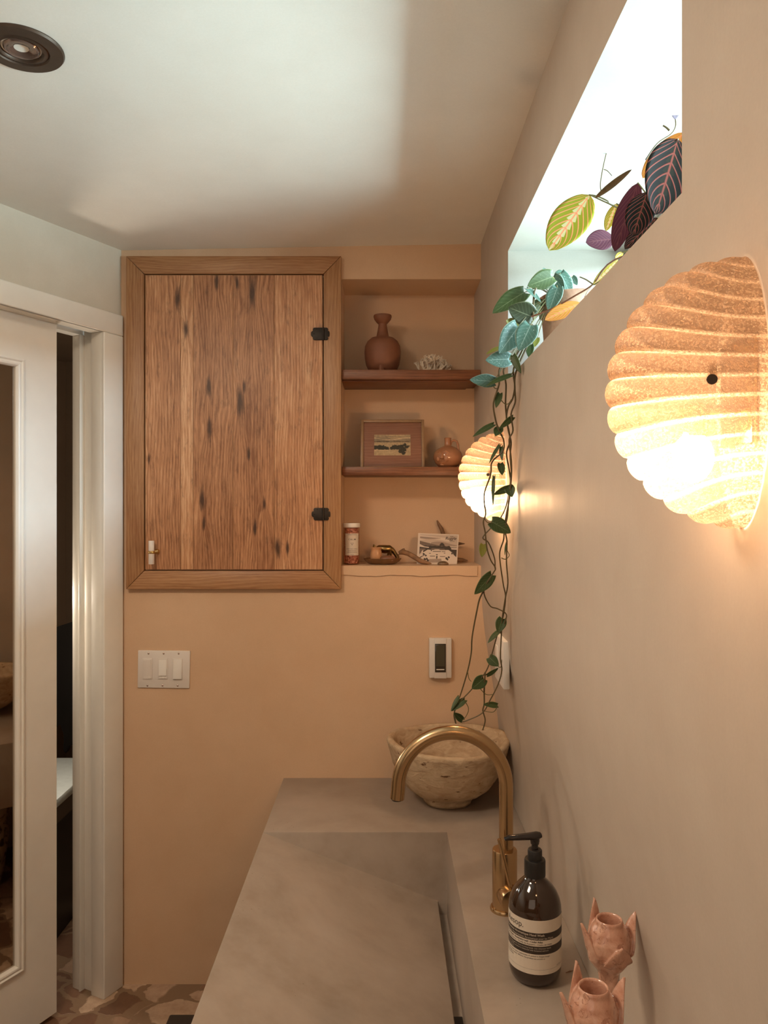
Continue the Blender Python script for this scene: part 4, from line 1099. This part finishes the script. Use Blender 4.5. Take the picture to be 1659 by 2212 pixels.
LM = {
 'p': leaf_mat('satin_leaf', ((.075, .150, .108), (.50, .60, .52), (.33, .44, .35), .8), (.065, .095, .035), 'pothos'),
 'd': leaf_mat('green_leaf', ((.060, .095, .028), (.28, .33, .18), (.22, .27, .13), .5), (.075, .085, .025), 'pothos'),
 'y': leaf_mat('young_leaf', ((.26, .25, .04), (.35, .36, .12), (.38, .36, .12), .3), (.28, .26, .05), 'pothos'),
 'm': leaf_mat('prayer_leaf_backlit', ((.34, .37, .035), (.72, .68, .38), (.88, .32, .20), 1.0), (.40, .30, .10), 'maranta'),  # backlit copy, yellow-green of light shining through is put into the colour
 'k': leaf_mat('prayer_leaf_shaded', ((.011, .009, .005), (.03, .026, .010), (.26, .06, .04), .5), (.06, .018, .018), 'maranta'),  # shaded copy of the prayer leaf, shade put into the colour
 'v': leaf_mat('prayer_leaf_purple', ((.11, .028, .045), (.12, .035, .045), (.18, .06, .065), .4), (.10, .025, .045), 'maranta'),
 'o': leaf_mat('prayer_leaf_orange', ((.55, .27, .04), (.62, .40, .12), (.85, .26, .14), .7), (.50, .25, .05), 'maranta'),
 'b': simple('dead_leaf_brown', (.13, .075, .03), .7, var=.4, vs=60),
}
stem_g = simple('green_stem', (.13, .12, .04), .45, var=.2)
stem_d = simple('brown_green_stem', (.105, .075, .030), .5, var=.25)
def leaf(parent, base, tip, width, mat, tilt=0.0, bend=.12, cup=.18, heart=True, name='leaf', nt=14, ns=8, face=None):
    """base, tip: points; width in metres; tilt: rotation about the leaf axis"""
    L = (tip-base).length; ax = (tip-base).normalized()
    view = face or Vector((0, -1, .25))
    nrm = (view-ax*view.dot(ax)).normalized(); nrm = Matrix.Rotation(tilt, 3, ax) @ nrm
    sd = ax.cross(nrm).normalized()
    mb = MB()
    for i in range(nt+1):
        t = i/nt
        if heart: wd = (math.sin(PI*min(1, (t*.92+.08))**.72))**.75 if t < 1 else 0
        else: wd = math.sin(PI*(t**.95))**.62 if 0 < t < 1 else 0
        wd = max(wd, .0)
        back = (-.10*L*max(0, 1-t*5)) if heart else 0
        for j in range(ns+1):
            s = -1+2*j/ns
            h = -bend*L*(t-.0)**2+cup*width*.5*(s*s)*wd
            q = base+ax*(t*L+back*abs(s)**1.2)+sd*(s*wd*width*.5*math.cos(cup))+nrm*(h+bend*L*.3*t)
            mb.uv[len(mb.v)] = ((s+1)/2, t); mb.v.append(q)
    for i in range(nt):
        for j in range(ns):
            q = i*(ns+1)+j; mb.f.append((q, q+1, q+ns+2, q+ns+1)); mb.mi.append(0)
    return build(name, mb, LM[mat], parent, smooth=True, keep=True, angle=3.0, solid=.0005)
def smooth_path(pts, k=6):
    out = []; n = len(pts)
    for i in range(n-1):
        p0, p1, p2, p3 = pts[max(i-1, 0)], pts[i], pts[i+1], pts[min(i+2, n-1)]
        for j in range(k):
            t = j/k; out.append(.5*((2*p1)+(p2-p0)*t+(2*p0-5*p1+4*p2-p3)*t*t+(3*p1-p0-3*p2+p3)*t**3))
    out.append(pts[-1]); return out
def petiole(parent, pts, r, mat=None, name='stem'):
    mb = MB(); pp = smooth_path(pts, 5); mb.tube(pp, [r*(1-.3*i/len(pp)) for i in range(len(pp))], 7)
    return build(name, mb, mat or stem_g, parent, smooth=True)

PX_, PY_, PZ_ = .435, 1.775, WZ0
po = origin('potted_pothos', (PX_, PY_, PZ_)); tag(po, 'satin pothos in a clay pot on the window ledge trailing long vines', 'plant')
tc_ = N('pink_washed_clay'); v = tc_.coord(); f = tc_.noise(v, 30, 5, .65); tc_.col(tc_.mix(tc_.ramp(f, [(.35, 0.0), (.65, 1.0)]), (.30, .15, .085), (.50, .30, .20))); tc_.p(Roughness=.75)
mb = MB(); mb.lathe([(0, 0), (.056, 0), (.060, .004), (.070, .120), (.0755, .122), (.0775, .162), (.0735, .165), (.069, .160), (.066, .150), (0, .148)], (PX_, PY_, PZ_), 48, caps=False)
build('pot', mb, tc_.m, po, smooth=True, angle=.7)
mb = MB(); mb.lathe([(.066, .150), (.04, .153), (0, .154)], (PX_, PY_, PZ_), 24, caps=False); build('soil', mb, simple('dark_soil', (.03, .018, .01), .95, var=.4, vs=90, bump=.8), po)
def Yv(y): return 1.735+.20*max(0, (y-830))/750
crown = Vector((PX_-.045, PY_-.01, PZ_+.165))
# (base, tip, width px, material, depth, tilt)
TL = [((1132,632),(1064,673),36,'d',1.73,.15), ((1149,684),(1099,664),40,'k2',1.70,-.5), ((1193,598),(1141,617),34,'d',1.72,-.3), ((1204,622),(1185,672),28,'p',1.70,.3),
 ((1210,590),(1236,640),28,'p',1.78,-.2), ((1177,594),(1174,579),15,'p',1.80,0), ((1218,592),(1199,592),17,'p',1.82,.2), ((1236,598),(1247,615),12,'p',1.84,.2),
 ((1195,598),(1218,627),22,'p',1.75,.5), ((1138,624),(1170,650),14,'p',1.71,-.5), ((1146,703),(1121,756),38,'p',1.675,.15), ((1119,706),(1080,762),40,'p',1.69,-.3),
 ((1100,776),(1050,777),30,'p',1.70,-.2), ((1067,824),(1016,820),23,'p',1.72,-.3), ((1104,811),(1050,830),13,'d',1.70,.5), ((1111,702),(1094,692),19,'y',1.71,0),
 ((1080,751),(1050,763),9,'y',1.72,.4), ((1109,768),(1124,806),14,'d',1.69,.7), ((1165,672),(1130,664),22,'d',1.73,-.3), ((1172,652),(1147,664),18,'d',1.74,.2),
 ((1146,745),(1143,772),14,'d',1.72,.3), ((1122,700),(1112,706),9,'y',1.72,0), ((1160,730),(1155,748),12,'y',1.73,.2), ((1210,632),(1204,648),10,'y',1.73,.2),
 ((1080,850),(1071,880),15,'d',None,.2), ((1066,917),(1021,941),14,'d',None,.3), ((1108,901),(1079,926),13,'d',None,-.3), ((1080,924),(1070,941),20,'d',None,.3),
 ((1079,962),(1055,1000),9,'d',None,.6), ((1083,965),(1084,995),10,'d',None,.5), ((1081,1001),(1085,1026),16,'d',None,0), ((1067,1030),(1063,1092),8,'d',None,.5),
 ((1101,1053),(1067,1068),15,'d',None,-.2), ((1099,1050),(1106,1073),22,'d',None,.2), ((1062,1127),(1104,1150),34,'d',None,-.1), ((1044,1176),(1041,1203),17,'y',None,0),
 ((1095,1170),(1089,1199),5,'d',None,.8), ((1062,1242),(1026,1284),27,'d',None,-.2), ((1085,1336),(1076,1367),23,'d',None,.1), ((1077,1364),(1053,1388),12,'d',None,.5),
 ((1057,1420),(1077,1439),22,'d',None,.2), ((1052,1459),(1077,1444),10,'d',None,.5), ((1045,1466),(1020,1488),27,'d',None,-.1), ((1004,1512),(974,1535),16,'d',None,.4),
 ((991,1505),(973,1535),9,'d',None,.6), ((999,1556),(981,1540),15,'d',None,0), ((1074,1524),(1045,1521),14,'d',None,.4)]
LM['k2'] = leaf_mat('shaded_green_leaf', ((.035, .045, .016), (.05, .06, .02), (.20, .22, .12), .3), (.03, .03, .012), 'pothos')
for (b, t, wpx, mt, Y, tl_) in TL:
    Yb = Y if Y else Yv(b[1])
    Bp = P(b[0], b[1], Yb+.006); Tp = P(t[0], t[1], Yb-.006)
    lf = leaf(po, Bp, Tp, wpx*Yb/F*(1.30 if Y else 1.06), mt, tl_)
    if Y:
        c0 = Vector(crown); mid_ = (Bp+c0)/2+Vector((0, -.01, .012))
        petiole(po, [c0, mid_, Bp], .0013)
        if Bp.x < XW and Bp.z < 1.99: pass
VN = [
 [(1150,700),(1112,765),(1080,795),(1078,830),(1066,870),(1070,905),(1078,930),(1088,952),(1086,975),(1063,998),(1060,1025),(1047,1062),(1046,1085),(1049,1110),(1044,1128),(1048,1150),(1052,1185),(1060,1210),(1070,1227),(1064,1240),(1045,1275),(1058,1308),(1075,1315),(1093,1326),(1091,1343),(1080,1368)],
 [(1155,705),(1122,770),(1109,800),(1112,835),(1107,862),(1098,878),(1094,905),(1100,935),(1101,955),(1094,980),(1099,1010),(1103,1045),(1100,1080),(1094,1110),(1089,1140),(1088,1165),(1080,1190),(1080,1212),(1087,1262),(1092,1292),(1085,1340),(1074,1372),(1062,1415),(1050,1450),(1020,1488),(996,1514),(981,1540),(984,1562)],
 [(1152,702),(1110,775),(1088,798),(1093,830),(1092,870),(1094,900),(1098,930),(1104,955),(1102,985),(1104,1020),(1101,1050),(1094,1090),(1080,1120),(1056,1145),(1043,1162),(1055,1172),(1068,1205),(1069,1228)],
 [(1158,708),(1126,775),(1113,810),(1112,840),(1113,868),(1104,895),(1108,930),(1100,950),(1104,990),(1105,1020),(1102,1060),(1099,1080),(1096,1115),(1091,1145),(1095,1170),(1094,1215),(1097,1260),(1091,1295),(1085,1335),(1083,1370),(1081,1420),(1084,1448),(1076,1478),(1059,1512),(1042,1540),(1010,1556),(999,1559)],
 [(1045,1276),(1036,1294),(1030,1320),(1020,1375),(1018,1410),(1010,1450),(995,1500),(982,1535),(985,1563)],
 [(1048,1452),(1046,1490),(1046,1520),(1043,1535),(1048,1556),(1043,1576)],
 [(1066,828),(1068,838),(1076,838),(1079,826)], [(1082,864),(1090,872),(1098,872),(1105,862)], [(1064,1130),(1052,1128),(1046,1118)], [(1083,1205),(1092,1208),(1100,1200),(1096,1190)],
 [(1076,1440),(1082,1441),(1084,1425)], [(1075,1524),(1066,1538),(1046,1536)], [(1004,1514),(1012,1530),(1008,1545),(999,1556)], [(1036,1486),(1050,1500),(1066,1500)], [(1010,1451),(1013,1466),(1018,1472)]]
for i, vn in enumerate(VN):
    off = (-.003, .006, .012, 0, .004, .002)[i] if i < 6 else 0
    pts = []
    for (a, b) in vn:
        Yq = (1.70+.035*min(1, max(0, (b-700)/130)) if b < 830 else Yv(b))+off
        q = P(a, b, Yq)
        q.x = min(q.x, XW-.006 if b > 795 else .40); pts.append(q)
    petiole(po, pts, .0021 if i < 6 else .0011, stem_d if i < 6 else stem_g, 'vine' if i < 6 else 'tendril')
petiole(po, [crown, Vector((.34, 1.72, 2.0)), P(1152, 690, 1.70)], .003, stem_d, 'vine')

# prayer plant
MX, MY = .475, 1.17
ma = origin('prayer_plant', (MX, MY, WZ0)); tag(ma, 'prayer plant with pink veined leaves on the window ledge near the corner', 'plant')
mb = MB(); mb.lathe([(0, 0), (.036, 0), (.040, .004), (.047, .085), (.049, .088), (.049, .094), (.045, .095), (.043, .088), (0, .086)], (MX, MY, WZ0), 40, caps=False)
build('pot', mb, tc_.m, ma, smooth=True, angle=.7)
c1 = Vector((MX, MY, WZ0+.09))
ML = [((1274,421),(1187,538),84,'m',1.42,.1,.05), ((1464,300),(1420,460),112,'k',1.13,-.25,.06), ((1398,415),(1368,506),62,'k',1.18,.2,.06), ((1378,395),(1327,540),52,'v',1.24,.5,.05),
 ((1326,516),(1268,522),46,'v',1.32,-.2,.08), ((1332,440),(1309,497),26,'m',1.34,.4,.05), ((1281,616),(1336,561),22,'m',1.44,.5,.06), ((1255,655),(1179,688),37,'o',1.56,.1,.10),
 ((1478,286),(1388,385),52,'o',1.19,.25,.0), ((1345,545),(1330,557),12,'m',1.36,0,.05), ((1420,470),(1350,535),40,'k',1.22,.3,.05)]
for (b, t, wpx, mt, Y, tl_, bd) in ML:
    Bp = P(b[0], b[1], Y+.01); Tp = P(t[0], t[1], Y-.012)
    leaf(ma, Bp, Tp, wpx*Y/F, mt, tl_, bend=bd, cup=.12, heart=False, nt=18, ns=12)
    if mt != 'o' or b[1] < 400:
        petiole(ma, [c1, (c1+Bp)/2+Vector((-.01, 0, .0)), Bp], .0016)
leaf(ma, P(1285, 428, 1.40), P(1372, 364, 1.30), 16*1.35/F, 'b', .8, bend=-.1, cup=.5, heart=False)
petiole(ma, [P(1273, 421, 1.43), P(1290, 424, 1.41), P(1312, 434, 1.38), P(1332, 448, 1.33), c1], .0015)
petiole(ma, [P(1299, 415, 1.39), P(1297, 397, 1.39), P(1303, 360, 1.39), P(1312, 325, 1.39), P(1320, 322, 1.39), P(1327, 323, 1.39), P(1330, 330, 1.39)], .0010, stem_d, 'flower_stalk')
petiole(ma, [P(1304, 366, 1.39), P(1312, 369, 1.39), P(1322, 380, 1.39)], .0008, stem_d, 'flower_stalk')
petiole(ma, [P(1395, 345, 1.16), P(1420, 310, 1.16), P(1449, 290, 1.16), P(1459, 274, 1.16), P(1459, 258, 1.16)], .0012, stem_d, 'flower_stalk')
petiole(ma, [P(1446, 282, 1.16), P(1440, 276, 1.16), P(1432, 271, 1.16)], .0016, stem_d, 'flower_stalk')
mb = MB()
for a in (-.9, -.45, 0, .45, .9):
    q = P(1459, 258, 1.16); mb.tube([q, q+Vector((math.sin(a)*.004, 0, .0035)), q+Vector((math.sin(a)*.0055, 0, .006))], [.0007, .0007, .0012], 6)
build('flower', mb, simple('pale_violet_flower', (.35, .30, .42), .6), ma, smooth=True)
petiole(ma, [P(1148, 684, 1.60), P(1190, 668, 1.58), P(1240, 640, 1.54), P(1281, 614, 1.47), P(1330, 560, 1.30), c1], .0019, simple('red_brown_stem', (.20, .09, .05), .5), 'runner')
petiole(ma, [P(1281, 614, 1.47), P(1266, 604, 1.47), P(1252, 598, 1.47)], .0016, stem_d, 'stem')
petiole(ma, [P(1264, 640, 1.38), P(1261, 658, 1.36), P(1248, 675, 1.34), P(1238, 690, 1.34)], .0012, simple('dry_root', (.24, .12, .07), .7), 'root')
petiole(ma, [P(1281, 616, 1.44), P(1270, 628, 1.40), P(1264, 640, 1.38)], .0009, stem_d, 'root')
